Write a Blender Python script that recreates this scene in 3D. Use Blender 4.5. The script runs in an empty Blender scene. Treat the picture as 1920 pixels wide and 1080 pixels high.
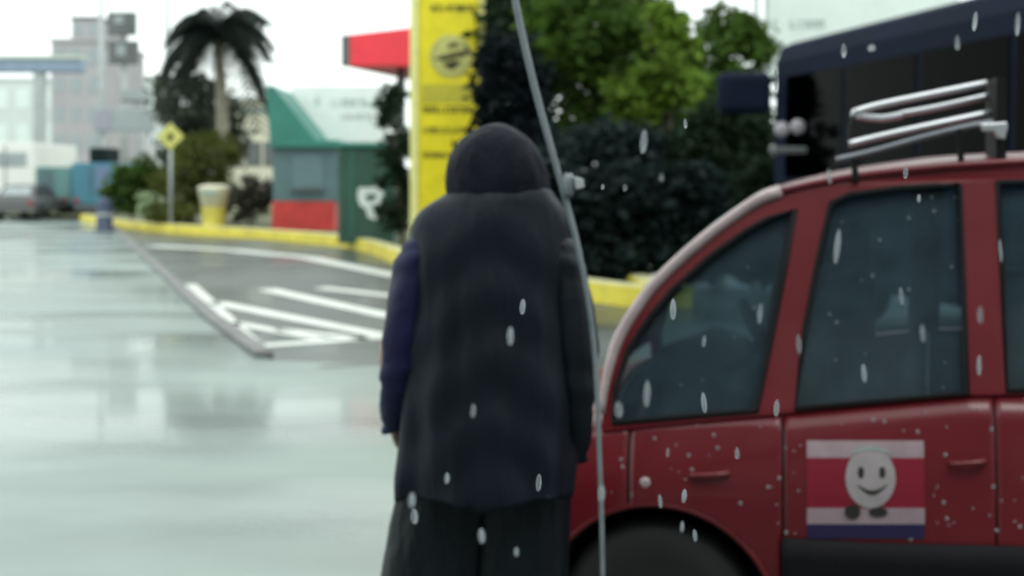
import bpy, bmesh, math, random
from mathutils import Vector, Matrix
from mathutils.geometry import tessellate_polygon

# ------------------------------------------------------------------ camera, sky, light, exposure
scene = bpy.context.scene
COL = scene.collection
F, HZ, EYE = 2318.0, 340.0, 1.5           # focal length in photo pixels, horizon row, eye height
cam_d = bpy.data.cameras.new('camera')
cam = bpy.data.objects.new('camera', cam_d)
COL.objects.link(cam)
cam.location = (0, 0, EYE)
cam.rotation_euler = (math.radians(90), 0, 0)
cam_d.sensor_width = 36
cam_d.lens = F / 1920 * 36
cam_d.shift_y = -(540 - HZ) / 1920
cam_d.clip_start = 0.05
cam_d.clip_end = 3000
cam_d.dof.use_dof = True
cam_d.dof.focus_distance = 1.4
cam_d.dof.aperture_fstop = 4.5
scene.camera = cam

world = bpy.data.worlds.new('World')
scene.world = world
world.use_nodes = True
wn, wl = world.node_tree.nodes, world.node_tree.links
for n in list(wn):
    wn.remove(n)
sky = wn.new('ShaderNodeTexSky')
sky.sky_type = 'NISHITA'
sky.sun_disc = False
sky.sun_elevation = math.radians(58)
sky.sun_rotation = math.radians(-20)
sky.dust_density = 4.0
bg1 = wn.new('ShaderNodeBackground')
bg1.inputs['Strength'].default_value = 0.10
wl.new(sky.outputs[0], bg1.inputs['Color'])
bg2 = wn.new('ShaderNodeBackground')      # even rain cloud cover
bg2.inputs['Color'].default_value = (0.90, 1.0, 0.965, 1)
bg2.inputs['Strength'].default_value = 1.35
mixw = wn.new('ShaderNodeMixShader')
mixw.inputs[0].default_value = 0.88
wo = wn.new('ShaderNodeOutputWorld')
wl.new(bg1.outputs[0], mixw.inputs[1])
wl.new(bg2.outputs[0], mixw.inputs[2])
wl.new(mixw.outputs[0], wo.inputs['Surface'])

sun_d = bpy.data.lights.new('sun', 'SUN')
sun_d.energy = 0.7
sun_d.angle = math.radians(25)
sun_d.color = (1.0, 0.98, 0.94)
sun = bpy.data.objects.new('sun', sun_d)
COL.objects.link(sun)
sun.rotation_euler = (math.radians(32), 0, math.radians(20))

scene.view_settings.view_transform = 'Standard'
scene.view_settings.look = 'None'
scene.view_settings.gamma = 1.0
scene.view_settings.exposure = 0.38
scene.view_settings.use_curve_mapping = False
scene.render.engine = 'CYCLES'
scene.cycles.use_denoising = True
scene.cycles.max_bounces = 8
scene.cycles.transparent_max_bounces = 16

# ------------------------------------------------------------------ helpers
def px(x, y, d):
    return Vector(((x - 960) / F * d, d, EYE - (y - HZ) / F * d))

def gp(x, y, z=0.0):
    d = F * (EYE - z) / (y - HZ)
    return Vector(((x - 960) / F * d, d, z))

def mat(name, color, rough=0.6, metallic=0.0, coat=0.0, var=0.25, scale=6.0, bump=0.0, bscale=40.0,
        spec=0.5, rvar=0.1, stretch=(1, 1, 1)):
    m = bpy.data.materials.new(name)
    m.use_nodes = True
    nt = m.node_tree
    b = nt.nodes['Principled BSDF']
    b.inputs['Roughness'].default_value = rough
    b.inputs['Metallic'].default_value = metallic
    b.inputs['Coat Weight'].default_value = coat
    b.inputs['Coat Roughness'].default_value = 0.06
    b.inputs['Specular IOR Level'].default_value = spec
    tc = nt.nodes.new('ShaderNodeTexCoord')
    mp = nt.nodes.new('ShaderNodeMapping')
    mp.inputs['Scale'].default_value = stretch
    nt.links.new(tc.outputs['Object'], mp.inputs['Vector'])
    no = nt.nodes.new('ShaderNodeTexNoise')
    no.inputs['Scale'].default_value = scale
    no.inputs['Detail'].default_value = 6
    no.inputs['Roughness'].default_value = 0.65
    nt.links.new(mp.outputs[0], no.inputs['Vector'])
    cr = nt.nodes.new('ShaderNodeValToRGB')
    cr.color_ramp.elements[0].position = 0.3
    cr.color_ramp.elements[1].position = 0.7
    lo = [c * (1 - var) for c in color]
    hi = [min(1, c * (1 + var)) for c in color]
    cr.color_ramp.elements[0].color = (*lo, 1)
    cr.color_ramp.elements[1].color = (*hi, 1)
    nt.links.new(no.outputs['Fac'], cr.inputs[0])
    nt.links.new(cr.outputs[0], b.inputs['Base Color'])
    mr = nt.nodes.new('ShaderNodeMapRange')
    mr.inputs['To Min'].default_value = max(0.02, rough - rvar)
    mr.inputs['To Max'].default_value = min(1, rough + rvar)
    nt.links.new(no.outputs['Fac'], mr.inputs['Value'])
    nt.links.new(mr.outputs[0], b.inputs['Roughness'])
    if bump:
        n2 = nt.nodes.new('ShaderNodeTexNoise')
        n2.inputs['Scale'].default_value = bscale
        n2.inputs['Detail'].default_value = 4
        nt.links.new(mp.outputs[0], n2.inputs['Vector'])
        bp = nt.nodes.new('ShaderNodeBump')
        bp.inputs['Strength'].default_value = bump
        bp.inputs['Distance'].default_value = 0.02
        nt.links.new(n2.outputs['Fac'], bp.inputs['Height'])
        nt.links.new(bp.outputs[0], b.inputs['Normal'])
    return m

def glass_mat(name, tint, gloss_ior=1.5, film=None):
    m = bpy.data.materials.new(name)
    m.use_nodes = True
    nt = m.node_tree
    for n in list(nt.nodes):
        nt.nodes.remove(n)
    out = nt.nodes.new('ShaderNodeOutputMaterial')
    tr = nt.nodes.new('ShaderNodeBsdfTransparent')
    tr.inputs['Color'].default_value = (*tint, 1)
    gl = nt.nodes.new('ShaderNodeBsdfGlossy')
    gl.inputs['Roughness'].default_value = 0.05
    fr = nt.nodes.new('ShaderNodeFresnel')
    fr.inputs['IOR'].default_value = gloss_ior
    mx = nt.nodes.new('ShaderNodeMixShader')
    nt.links.new(fr.outputs[0], mx.inputs[0])
    nt.links.new(tr.outputs[0], mx.inputs[1])
    nt.links.new(gl.outputs[0], mx.inputs[2])
    if film:
        df = nt.nodes.new('ShaderNodeBsdfDiffuse'); df.inputs['Color'].default_value = (*film, 1)
        no = nt.nodes.new('ShaderNodeTexNoise'); no.inputs['Scale'].default_value = 5; no.inputs['Detail'].default_value = 5
        mr = nt.nodes.new('ShaderNodeMapRange'); mr.inputs['To Min'].default_value = 0.04; mr.inputs['To Max'].default_value = 0.18
        nt.links.new(no.outputs['Fac'], mr.inputs['Value'])
        m3 = nt.nodes.new('ShaderNodeMixShader')
        nt.links.new(mr.outputs[0], m3.inputs[0]); nt.links.new(mx.outputs[0], m3.inputs[1]); nt.links.new(df.outputs[0], m3.inputs[2])
        mx = m3
    nt.links.new(mx.outputs[0], out.inputs['Surface'])
    return m

def tag(o, label=None, cat=None, group=None, kind=None):
    if label: o['label'] = label
    if cat: o['category'] = cat
    if group: o['group'] = group
    if kind: o['kind'] = kind
    return o

def empty(name, loc, label=None, cat=None, group=None):
    o = bpy.data.objects.new(name, None)
    COL.objects.link(o)
    o.location = loc
    o.empty_display_size = 0.1
    return tag(o, label, cat, group)

def wpos(o):
    v = Vector((0, 0, 0))
    while o is not None:
        v += o.location
        o = o.parent
    return v

class MB:
    """collects world-space geometry, build() links it as one object"""
    def __init__(s):
        s.v, s.f = [], []
    def add(s, vs, fs):
        k = len(s.v)
        s.v += [Vector(p) for p in vs]
        s.f += [tuple(i + k for i in f) for f in fs]
        return s
    def box(s, a, b):
        (x0, y0, z0), (x1, y1, z1) = a, b
        return s.add([(x0,y0,z0),(x1,y0,z0),(x1,y1,z0),(x0,y1,z0),(x0,y0,z1),(x1,y0,z1),(x1,y1,z1),(x0,y1,z1)],
                     [(0,3,2,1),(4,5,6,7),(0,1,5,4),(1,2,6,5),(2,3,7,6),(3,0,4,7)])
    def prism(s, pts, off):
        """closed polygon pts swept by vector off"""
        n = len(pts); off = Vector(off)
        vs = [Vector(p) for p in pts] + [Vector(p) + off for p in pts]
        fs = [tuple(range(n))[::-1], tuple(range(n, 2*n))]
        fs += [(i, (i+1) % n, n + (i+1) % n, n + i) for i in range(n)]
        return s.add(vs, fs)
    def tube(s, pts, r, n=8, cap=True):
        pts = [Vector(p) for p in pts]
        rs = r if isinstance(r, (list, tuple)) else [r] * len(pts)
        vs, fs = [], []
        ref = None
        for i, p in enumerate(pts):
            t = (pts[min(i+1, len(pts)-1)] - pts[max(i-1, 0)]).normalized()
            if ref is None:
                ref = t.orthogonal().normalized()
            u = (ref - t * ref.dot(t)).normalized()
            ref = u
            w = t.cross(u)
            for k in range(n):
                a = 2 * math.pi * k / n
                vs.append(p + (u * math.cos(a) + w * math.sin(a)) * rs[i])
        for i in range(len(pts) - 1):
            for k in range(n):
                fs.append((i*n+k, i*n+(k+1) % n, (i+1)*n+(k+1) % n, (i+1)*n+k))
        if cap:
            fs.append(tuple(range(n))[::-1])
            fs.append(tuple(range((len(pts)-1)*n, len(pts)*n)))
        return s.add(vs, fs)
    def loft(s, rings, closed=True, cap=True):
        n = len(rings[0]); vs = [p for r in rings for p in r]; fs = []
        for i in range(len(rings) - 1):
            for k in range(n if closed else n - 1):
                fs.append((i*n+k, i*n+(k+1) % n, (i+1)*n+(k+1) % n, (i+1)*n+k))
        if cap and closed:
            fs.append(tuple(range(n))[::-1]); fs.append(tuple(range((len(rings)-1)*n, len(rings)*n)))
        return s.add(vs, fs)
    def lathe(s, c, prof, axis='z', n=24):
        """prof: list of (radius, height along axis)"""
        rings = []
        for r, h in prof:
            ring = []
            for k in range(n):
                a = 2*math.pi*k/n
                if axis == 'z': p = (c[0]+r*math.cos(a), c[1]+r*math.sin(a), c[2]+h)
                elif axis == 'y': p = (c[0]+r*math.cos(a), c[1]+h, c[2]+r*math.sin(a))
                else: p = (c[0]+h, c[1]+r*math.cos(a), c[2]+r*math.sin(a))
                ring.append(p)
            rings.append(ring)
        return s.loft(rings)
    def build(s, name, m, parent=None, smooth=False, bevel=0.0, seg=2, solid=0.0, sub=0):
        base = wpos(parent) if parent else Vector((0, 0, 0))
        loc = Vector((0, 0, 0))
        me = bpy.data.meshes.new(name)
        me.from_pydata([tuple(p - base - loc) for p in s.v], [], s.f)
        me.validate()
        bm = bmesh.new(); bm.from_mesh(me)
        bmesh.ops.recalc_face_normals(bm, faces=bm.faces)
        bm.to_mesh(me); bm.free()
        if smooth:
            me.polygons.foreach_set('use_smooth', [True] * len(me.polygons))
        me.materials.append(m)
        o = bpy.data.objects.new(name, me)
        COL.objects.link(o)
        if parent: o.parent = parent
        if solid:
            md = o.modifiers.new('thickness', 'SOLIDIFY'); md.thickness = solid; md.offset = 0
        if bevel:
            md = o.modifiers.new('bevel', 'BEVEL'); md.width = bevel; md.segments = seg; md.limit_method = 'ANGLE'
            md.angle_limit = math.radians(40)
        if sub:
            md = o.modifiers.new('sub', 'SUBSURF'); md.levels = sub; md.render_levels = sub
        return o

def catmull(pts, n=6):
    pts = [Vector(p) for p in pts]
    out = []
    for i in range(len(pts) - 1):
        p0, p1, p2, p3 = pts[max(i-1, 0)], pts[i], pts[i+1], pts[min(i+2, len(pts)-1)]
        for k in range(n):
            t = k / n
            out.append(0.5 * ((2*p1) + (p2-p0)*t + (2*p0-5*p1+4*p2-p3)*t*t + (3*p1-p0-3*p2+p3)*t**3))
    out.append(pts[-1])
    return out

# ------------------------------------------------------------------ materials
M = {}
def road_mat(name, lo, hi, rough_lo, rough_hi, film=0.7):
    m = bpy.data.materials.new(name); m.use_nodes = True
    nt = m.node_tree; b = nt.nodes['Principled BSDF']
    tc = nt.nodes.new('ShaderNodeTexCoord')
    mp = nt.nodes.new('ShaderNodeMapping'); mp.inputs['Scale'].default_value = (0.20, 0.38, 1)
    mp.inputs['Rotation'].default_value = (0, 0, 0.1)
    nt.links.new(tc.outputs['Object'], mp.inputs['Vector'])
    n1 = nt.nodes.new('ShaderNodeTexNoise'); n1.inputs['Scale'].default_value = 1.6; n1.inputs['Detail'].default_value = 7
    nt.links.new(mp.outputs[0], n1.inputs['Vector'])
    n2 = nt.nodes.new('ShaderNodeTexNoise'); n2.inputs['Scale'].default_value = 90; n2.inputs['Detail'].default_value = 3
    nt.links.new(tc.outputs['Object'], n2.inputs['Vector'])
    cr = nt.nodes.new('ShaderNodeValToRGB')
    cr.color_ramp.elements[0].position = 0.32; cr.color_ramp.elements[0].color = (*lo, 1)
    cr.color_ramp.elements[1].position = 0.62; cr.color_ramp.elements[1].color = (*hi, 1)
    nt.links.new(n1.outputs['Fac'], cr.inputs[0])
    mx = nt.nodes.new('ShaderNodeMixRGB'); mx.blend_type = 'MULTIPLY'; mx.inputs[0].default_value = 0.35
    nt.links.new(cr.outputs[0], mx.inputs[1]); nt.links.new(n2.outputs['Fac'], mx.inputs[2])
    nt.links.new(mx.outputs[0], b.inputs['Base Color'])
    mr = nt.nodes.new('ShaderNodeMapRange')
    mr.inputs['From Min'].default_value = 0.35; mr.inputs['From Max'].default_value = 0.65
    mr.inputs['To Min'].default_value = rough_lo; mr.inputs['To Max'].default_value = rough_hi
    nt.links.new(n1.outputs['Fac'], mr.inputs['Value'])
    nt.links.new(mr.outputs[0], b.inputs['Roughness'])
    b.inputs['Specular IOR Level'].default_value = 0.9
    n3 = nt.nodes.new('ShaderNodeTexNoise'); n3.inputs['Scale'].default_value = 0.9; n3.inputs['Detail'].default_value = 5
    nt.links.new(mp.outputs[0], n3.inputs['Vector'])
    m3 = nt.nodes.new('ShaderNodeMapRange')
    m3.inputs['From Min'].default_value = 0.42; m3.inputs['From Max'].default_value = 0.62
    m3.inputs['To Min'].default_value = 0.0; m3.inputs['To Max'].default_value = film
    nt.links.new(n3.outputs['Fac'], m3.inputs['Value']); nt.links.new(m3.outputs[0], b.inputs['Coat Weight'])
    b.inputs['Coat Roughness'].default_value = 0.07
    bp = nt.nodes.new('ShaderNodeBump'); bp.inputs['Strength'].default_value = 0.4; bp.inputs['Distance'].default_value = 0.006
    nt.links.new(n2.outputs['Fac'], bp.inputs['Height']); nt.links.new(bp.outputs[0], b.inputs['Normal'])
    return m

M['sheen_road'] = road_mat('wet_road_sheen', (0.085, 0.125, 0.112), (0.28, 0.355, 0.325), 0.22, 0.5, 0.85)  # pale tone carries the sky reflected by wet asphalt
M['asphalt'] = road_mat('wet_asphalt', (0.035, 0.048, 0.044), (0.075, 0.095, 0.088), 0.3, 0.55, 0.35)
M['verge'] = mat('verge_earth', (0.10, 0.11, 0.05), 0.8, var=0.5, scale=1.5)
M['paint_white'] = mat('white_road_paint', (0.72, 0.75, 0.70), 0.4, var=0.15, scale=3)
M['paint_yellow'] = mat('yellow_kerb_paint', (0.82, 0.66, 0.07), 0.5, var=0.25, scale=2)
M['kerb_grey'] = mat('kerb_concrete', (0.17, 0.17, 0.17), 0.6, var=0.35, scale=2)
M['car_red'] = mat('red_car_paint', (0.135, 0.008, 0.013), 0.38, coat=0.4, spec=0.35, var=0.12, scale=3)
M['car_dark'] = mat('black_trim', (0.008, 0.008, 0.009), 0.7, spec=0.2)
M['lower_shade'] = mat('dark_flank_shade', (0.010, 0.009, 0.012), 0.7, spec=0.15)  # near-black colour standing for shade on the lower flank
M['rubber'] = mat('tyre_rubber', (0.015, 0.015, 0.016), 0.75)
M['rim'] = mat('rim_metal', (0.28, 0.28, 0.30), 0.35, metallic=0.9)
M['silver'] = mat('silver_tube', (0.62, 0.63, 0.66), 0.3, metallic=0.6, var=0.1)
M['dull_silver'] = mat('dull_rail', (0.16, 0.17, 0.19), 0.4, metallic=0.4)
M['highlight_lamp_grey'] = mat('pink_grey_highlight', (0.40, 0.31, 0.32), 0.25, var=0.2, scale=9, coat=0.3)  # pale tone paints the pillar's sky highlight; the side indicator shares it
M['seat'] = mat('dark_seat_cloth', (0.02, 0.024, 0.03), 0.9)
M['car_glass'] = glass_mat('tinted_car_glass', (0.36, 0.46, 0.50), 1.5, (0.20, 0.34, 0.43))
M['bus_glass'] = glass_mat('dark_bus_glass', (0.05, 0.06, 0.08), 1.09)
M['navy'] = mat('navy_bus_paint', (0.005, 0.0105, 0.026), 0.75, var=0.3, scale=1.5, spec=0.12)
M['coat'] = mat('slate_raincoat', (0.0045, 0.0085, 0.0150), 0.55, spec=0.22, var=0.35, scale=4, bump=0.6, bscale=13, stretch=(1, 1, .3))
M['hood'] = mat('dark_hood', (0.0042, 0.0052, 0.0120), 0.7, spec=0.18, var=0.3, scale=8, bump=0.8, bscale=24, stretch=(1, 1, .5))
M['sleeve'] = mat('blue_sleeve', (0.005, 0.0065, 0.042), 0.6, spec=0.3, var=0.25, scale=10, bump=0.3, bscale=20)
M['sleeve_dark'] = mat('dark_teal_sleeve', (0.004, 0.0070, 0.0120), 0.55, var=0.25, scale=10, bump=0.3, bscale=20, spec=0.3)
M['trouser'] = mat('dark_rain_trousers', (0.0035, 0.0062, 0.0095), 0.5, spec=0.25, var=0.4, scale=6, bump=0.9, bscale=20, stretch=(1, 1, .35))
M['skin'] = mat('skin', (0.45, 0.30, 0.25), 0.55, var=0.08)
M['boot'] = mat('rubber_boot', (0.015, 0.015, 0.015), 0.35)
M['dark'] = mat('dark_print', (0.02, 0.015, 0.015), 0.6)
M['pole'] = mat('grey_pole', (0.20, 0.23, 0.245), 0.4, var=0.25, scale=8)
M['flag_red'] = mat('flag_red', (0.22, 0.004, 0.022), 0.5, var=0.1)
M['flag_purple'] = mat('flag_dark_purple', (0.055, 0.010, 0.03), 0.5, var=0.15)
M['flag_white'] = mat('flag_white', (0.34, 0.25, 0.275), 0.5, var=0.12, scale=20)
M['flag_blue'] = mat('flag_blue', (0.016, 0.010, 0.06), 0.5, var=0.1)
M['emblem_white'] = mat('emblem_white', (0.34, 0.30, 0.31), 0.5, var=0.1, scale=25)
M['sign_yellow'] = mat('yellow_sign', (0.80, 0.67, 0.008), 0.45, var=0.12, scale=3)
M['sign_yellow_pale'] = mat('pale_yellow_edge', (0.82, 0.80, 0.30), 0.45, var=0.1)
M['olive_print'] = mat('olive_lettering', (0.045, 0.038, 0.004), 0.6)
M['olive_pale'] = mat('olive_disc', (0.52, 0.50, 0.16), 0.6, var=0.15)
M['sign_red'] = mat('red_fascia', (0.85, 0.04, 0.06), 0.45, var=0.12, scale=1)
M['teal'] = mat('teal_roof', (0.035, 0.20, 0.155), 0.45, var=0.2, scale=1)
M['kiosk_grey'] = mat('grey_teal_wall', (0.095, 0.16, 0.175), 0.5, var=0.15, scale=1)
M['kiosk_red'] = mat('red_plinth', (0.50, 0.04, 0.035), 0.5, var=0.25, scale=2)
M['green_dark'] = mat('dark_green_panel', (0.03, 0.085, 0.06), 0.5, var=0.25, scale=1.5)
M['white_wall'] = mat('white_panel', (0.86, 0.90, 0.88), 0.5, var=0.06, scale=1)
M['mint'] = mat('pale_mint_panel', (0.78, 0.86, 0.81), 0.5, var=0.06, scale=1)
M['letter_grey'] = mat('grey_lettering', (0.30, 0.38, 0.36), 0.6)
M['letter_white'] = mat('white_lettering', (0.75, 0.82, 0.78), 0.6)
M['trunk'] = mat('bark', (0.10, 0.085, 0.06), 0.85, var=0.4, scale=8, bump=0.5)
M['palm_trunk'] = mat('palm_bark', (0.36, 0.33, 0.26), 0.85, var=0.35, scale=6, bump=0.5)
def leaf_mat(name, c, var=0.6):
    m = mat(name, c, 0.6, var=var, scale=0.9, spec=0.15)
    nt = m.node_tree; b = nt.nodes['Principled BSDF']
    tl = nt.nodes.new('ShaderNodeBsdfTranslucent')
    nt.links.new(b.inputs['Base Color'].links[0].from_socket, tl.inputs['Color'])
    mx = nt.nodes.new('ShaderNodeMixShader'); mx.inputs[0].default_value = 0.4
    out = [n for n in nt.nodes if n.type == 'OUTPUT_MATERIAL'][0]
    nt.links.new(b.outputs[0], mx.inputs[1]); nt.links.new(tl.outputs[0], mx.inputs[2]); nt.links.new(mx.outputs[0], out.inputs['Surface'])
    return m
M['leaf_mid'] = leaf_mat('leaf_mid', (0.060, 0.115, 0.018))
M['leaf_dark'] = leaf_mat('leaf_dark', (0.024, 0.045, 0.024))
M['leaf_navy'] = leaf_mat('leaf_navy_green', (0.020, 0.036, 0.034))  # dull blue-green leaf colour
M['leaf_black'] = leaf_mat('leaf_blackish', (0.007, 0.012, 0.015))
M['leaf_light'] = leaf_mat('leaf_light', (0.14, 0.225, 0.03))
M['leaf_grey'] = leaf_mat('leaf_grey_green', (0.085, 0.10, 0.075))
M['leaf_olive'] = leaf_mat('leaf_olive', (0.10, 0.115, 0.028))
M['palm_leaf'] = leaf_mat('palm_leaf', (0.038, 0.05, 0.043))
M['fence'] = mat('slate_boards', (0.012, 0.018, 0.025), 0.6, var=0.4, scale=2)
M['bin_cream'] = mat('cream_plastic', (0.74, 0.70, 0.52), 0.5, var=0.12, scale=3)
M['bin_yellow'] = mat('bin_yellow', (0.72, 0.62, 0.12), 0.5, var=0.15, scale=3)
M['truck_blue'] = mat('blue_truck', (0.06, 0.20, 0.28), 0.45, var=0.12, scale=1)
M['truck_pale'] = mat('pale_blue_panel', (0.14, 0.20, 0.33), 0.45, var=0.1)
M['van_teal'] = mat('grey_teal_van', (0.13, 0.27, 0.25), 0.45, var=0.15, scale=1)
M['white_paint'] = mat('white_vehicle', (0.82, 0.82, 0.78), 0.4, coat=0.3, var=0.08)
M['car_grey'] = mat('charcoal_car', (0.10, 0.10, 0.10), 0.4, coat=0.3, var=0.15)
M['lamp_red'] = mat('tail_lamp', (0.30, 0.02, 0.02), 0.3)
M['lamp_clear'] = mat('clear_lamp', (0.36, 0.33, 0.36), 0.3)
M['steel_blue'] = mat('blue_grey_steel', (0.25, 0.32, 0.42), 0.5, var=0.15, scale=1)
M['steel'] = mat('galvanised_steel', (0.42, 0.45, 0.45), 0.5, var=0.15, scale=2)
M['far_wall'] = mat('far_wall', (0.68, 0.72, 0.70), 0.7, var=0.06, scale=0.3)
M['far_grey'] = mat('far_grey_wall', (0.42, 0.40, 0.41), 0.7, var=0.12, scale=0.3)
M['far_dark'] = mat('far_dark_panel', (0.13, 0.14, 0.14), 0.6, var=0.25, scale=0.8)
M['sign_slate'] = mat('slate_sign', (0.33, 0.37, 0.37), 0.6, var=0.12, scale=0.8)
M['bollard'] = mat('dark_blue_plastic', (0.035, 0.05, 0.10), 0.5)
M['far_glass'] = mat('far_window', (0.33, 0.37, 0.38), 0.2)
M['cream_wall'] = mat('cream_wall', (0.68, 0.66, 0.52), 0.7, var=0.07, scale=0.5)
def drop_mat():
    m = bpy.data.materials.new('rain_water'); m.use_nodes = True
    b = m.node_tree.nodes['Principled BSDF']
    b.inputs['Base Color'].default_value = (0.6, 0.65, 0.7, 1)
    b.inputs['Roughness'].default_value = 0.08
    b.inputs['IOR'].default_value = 1.33
    b.inputs['Transmission Weight'].default_value = 0.5
    nt = m.node_tree
    tr = nt.nodes.new('ShaderNodeBsdfTransparent'); mx = nt.nodes.new('ShaderNodeMixShader')
    lw = nt.nodes.new('ShaderNodeTexNoise'); lw.inputs['Scale'].default_value = 1.2
    oi = nt.nodes.new('ShaderNodeObjectInfo')
    mr = nt.nodes.new('ShaderNodeMapRange'); mr.inputs['To Min'].default_value = 0.30; mr.inputs['To Max'].default_value = 0.85
    nt.links.new(oi.outputs['Random'], mr.inputs['Value']); nt.links.new(mr.outputs[0], mx.inputs[0])
    nt.links.new(tr.outputs[0], mx.inputs[1]); nt.links.new(b.outputs[0], mx.inputs[2])
    nt.links.new(mx.outputs[0], nt.nodes['Material Output'].inputs['Surface'])
    nt.nodes.remove(lw)
    return m
M['drop'] = drop_mat()
M['bead'] = glass_mat('water_bead', (0.85, 0.85, 0.87), 1.33, None)

# ------------------------------------------------------------------ the setting
def sheet(name, pts, m, z):
    b = MB(); b.add([(p[0], p[1], z) for p in pts], [tuple(range(len(pts)))])
    return tag(b.build(name, m), kind='structure')

sheet('ground', [(-300, -40), (300, -40), (300, 420), (-300, 420)], M['asphalt'], -0.012)
# pale wet carriageway, runs away to the upper left
A, B_, C_ = gp(490, 668), gp(330, 535), gp(200, 410)
dirv = (C_ - A).normalized()
far = A + dirv * 160
near_y = 10.15
sheet('road', [(-60, -20), (-0.2, -20), (-0.25, 3.2), (-0.75, near_y - 0.1), (A.x + 0.15, near_y + 0.2), (A.x, A.y),
               (far.x, far.y), (far.x - 70, far.y + 10)], M['sheen_road'], 0.0)  # hidden near edge drawn in so dark ground dims the car's lower flank
# raised verge behind the yellow kerb
K = [gp(150, 414), gp(260, 432), gp(430, 444), gp(600, 458), gp(690, 474), gp(760, 500)]
K = [Vector((p.x, p.y, 0)) for p in K] + [Vector((0.2, 17.2, 0)), Vector((1.0, 15.4, 0)), Vector((1.55, 14.7, 0)), Vector((1.8, 14.8, 0)),
     Vector((1.9, 15.4, 0)), Vector((1.2, 24, 0)), Vector((-1.0, 34, 0))]
KC = catmull(K, 6)
vb = MB()
vp = [(p.x, p.y + 0.05, 0.14) for p in KC] + [(-20, 130, 0.14), (-40, 130, 0.14), (-30, 60, 0.14)]
vb.add(vp, [tuple(range(len(vp)))])
verge = tag(vb.build('verge', M['verge']), kind='structure')
# kerb: yellow painted, light top edge
def ribbon(pts, off0, off1, z0, z1):
    b = MB(); rings = []
    for i, p in enumerate(pts):
        t = (pts[min(i+1, len(pts)-1)] - pts[max(i-1, 0)]); t.z = 0; t.normalize()
        nrm = Vector((-t.y, t.x, 0))
        a, c = p + nrm*off0, p + nrm*off1
        rings.append([(a.x, a.y, z0), (c.x, c.y, z0), (c.x, c.y, z1), (a.x, a.y, z1)])
    b.loft(rings)
    return b
kerb = tag(ribbon(KC, 0.0, 0.30, -0.01, 0.235).build('kerb', M['paint_yellow'], bevel=0.03), kind='structure')
ribbon(KC, 0.03, 0.26, 0.236, 0.256).build('kerb_top', mat('pale_kerb_top', (0.72, 0.70, 0.42), 0.4, var=0.15, scale=3), kerb)
# dark median kerb along the edge of the carriageway
MK = [A - dirv*0.05 + Vector((0.1, 0, 0)), A + dirv*3, A + dirv*8, A + dirv*16, A + dirv*28, A + dirv*41]
tag(ribbon(MK, 0.16, 0.0, -0.02, 0.06).build('median_kerb', M['kerb_grey'], bevel=0.02), kind='structure')

# painted lines on the side street
def stripe(x0, y0, x1, y1, w0, w1, z=0.004):
    """painted bar between two photo points, widths in metres across"""
    a, b = gp(x0, y0), gp(x1, y1)
    t = (b - a).normalized(); n = Vector((-t.y, t.x, 0))
    q = [a + n*w0/2, b + n*w1/2, b - n*w1/2, a - n*w0/2]
    bb = MB(); bb.add([(p.x, p.y, z - 0.012) for p in q], [(0, 1, 2, 3)])
    return bb
mk = empty('chevron_marking', (0, 0, 0)); tag(mk, kind='structure')
for s in [(352, 532, 478, 647, .24, .18), (462, 648, 722, 630, .22, .24), (405, 566, 722, 628, .28, .22),
          (500, 541, 735, 592, .30, .26), (437, 603, 600, 634, .20, .14), (600, 538, 760, 556, .26, .26), (520, 616, 690, 634, .16, .16)]:
    stripe(*s).build('painted_bar', M['paint_white'], mk)
el = empty('edge_marking', (0, 0, 0)); tag(el, kind='structure')
for s in [(285, 460, 430, 468, .55, .5), (432, 468, 575, 482, .5, .42), (577, 482, 748, 517, .42, .36)]:
    stripe(*s).build('painted_line', M['paint_white'], el)
wl_ = empty('stop_marking', (0, 0, 0)); tag(wl_, kind='structure')
stripe(600, 688, 900, 672, .10, .10, 0.016).build('painted_line', M['kerb_grey'], wl_)

# ------------------------------------------------------------------ red car (built in its own frame, then set down)
YAW = math.radians(12)
CO = Vector((0.25, 3.45, 0))              # foot of its windscreen pillar on the ground plan
CS, SN = math.cos(YAW), math.sin(YAW)
car = empty('hatchback_car', (0, 0, 0),
            'wet dark red hatchback with roof rack and striped flag sticker on its door', 'car')
def X(x):
    k = (x - 960) / F
    return (CO.y * k - CO.x) / (CS + k * SN)
def Z(x, y):
    return EYE - (y - HZ) / F * (CO.y - X(x) * SN)
def loc(p):
    """world point to the car's frame"""
    q = Vector(p) - CO
    return Vector((q.x*CS - q.y*SN, q.x*SN + q.y*CS, q.z))
CD = 0.0
WID = 1.5
NOSE, TAIL = -0.46, 2.62
BELT = [(NOSE, 0.60), (-0.36, 0.68), (-0.2, 0.75), (X(1128), Z(1128, 812)), (X(1480), Z(1480, 778)), (X(1820), Z(1820, 745)), (2.0, Z(1820, 738)), (2.5, Z(1820, 738)), (TAIL, 0.85)]
def belt_z(x):
    for (a, b), (c, d) in zip(BELT, BELT[1:]):
        if a <= x <= c:
            return b + (d - b) * (x - a) / (c - a)
    return BELT[0][1] if x < BELT[0][0] else BELT[-1][1]
WR, AR = 0.275, 0.325
WHEELS = [(X(1232), 0.275), (1.95, 0.275)]
def low_z(x):
    z = 0.20
    if x < -0.3: z = 0.20 + (-0.3 - x) * 0.4
    for cx, cz in WHEELS:
        d = x - cx
        if abs(d) < AR:
            z = max(z, cz + math.sqrt(max(0, AR**2 - d*d)))
    return z
def side_y(x, z):
    b = belt_z(x)
    y = 0.0
    if z > 0.64: y = 0.045 * min(1, (z - 0.64) / max(0.05, b - 0.64))**1.6
    if z < 0.52: y = 0.07 * ((0.52 - z) / 0.35)**1.4
    if x < -0.1: y += 0.20 * ((-0.1 - x) / 0.36)**2
    if x > 2.3: y += 0.30 * ((x - 2.3) / 0.3)**2
    return y
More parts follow.
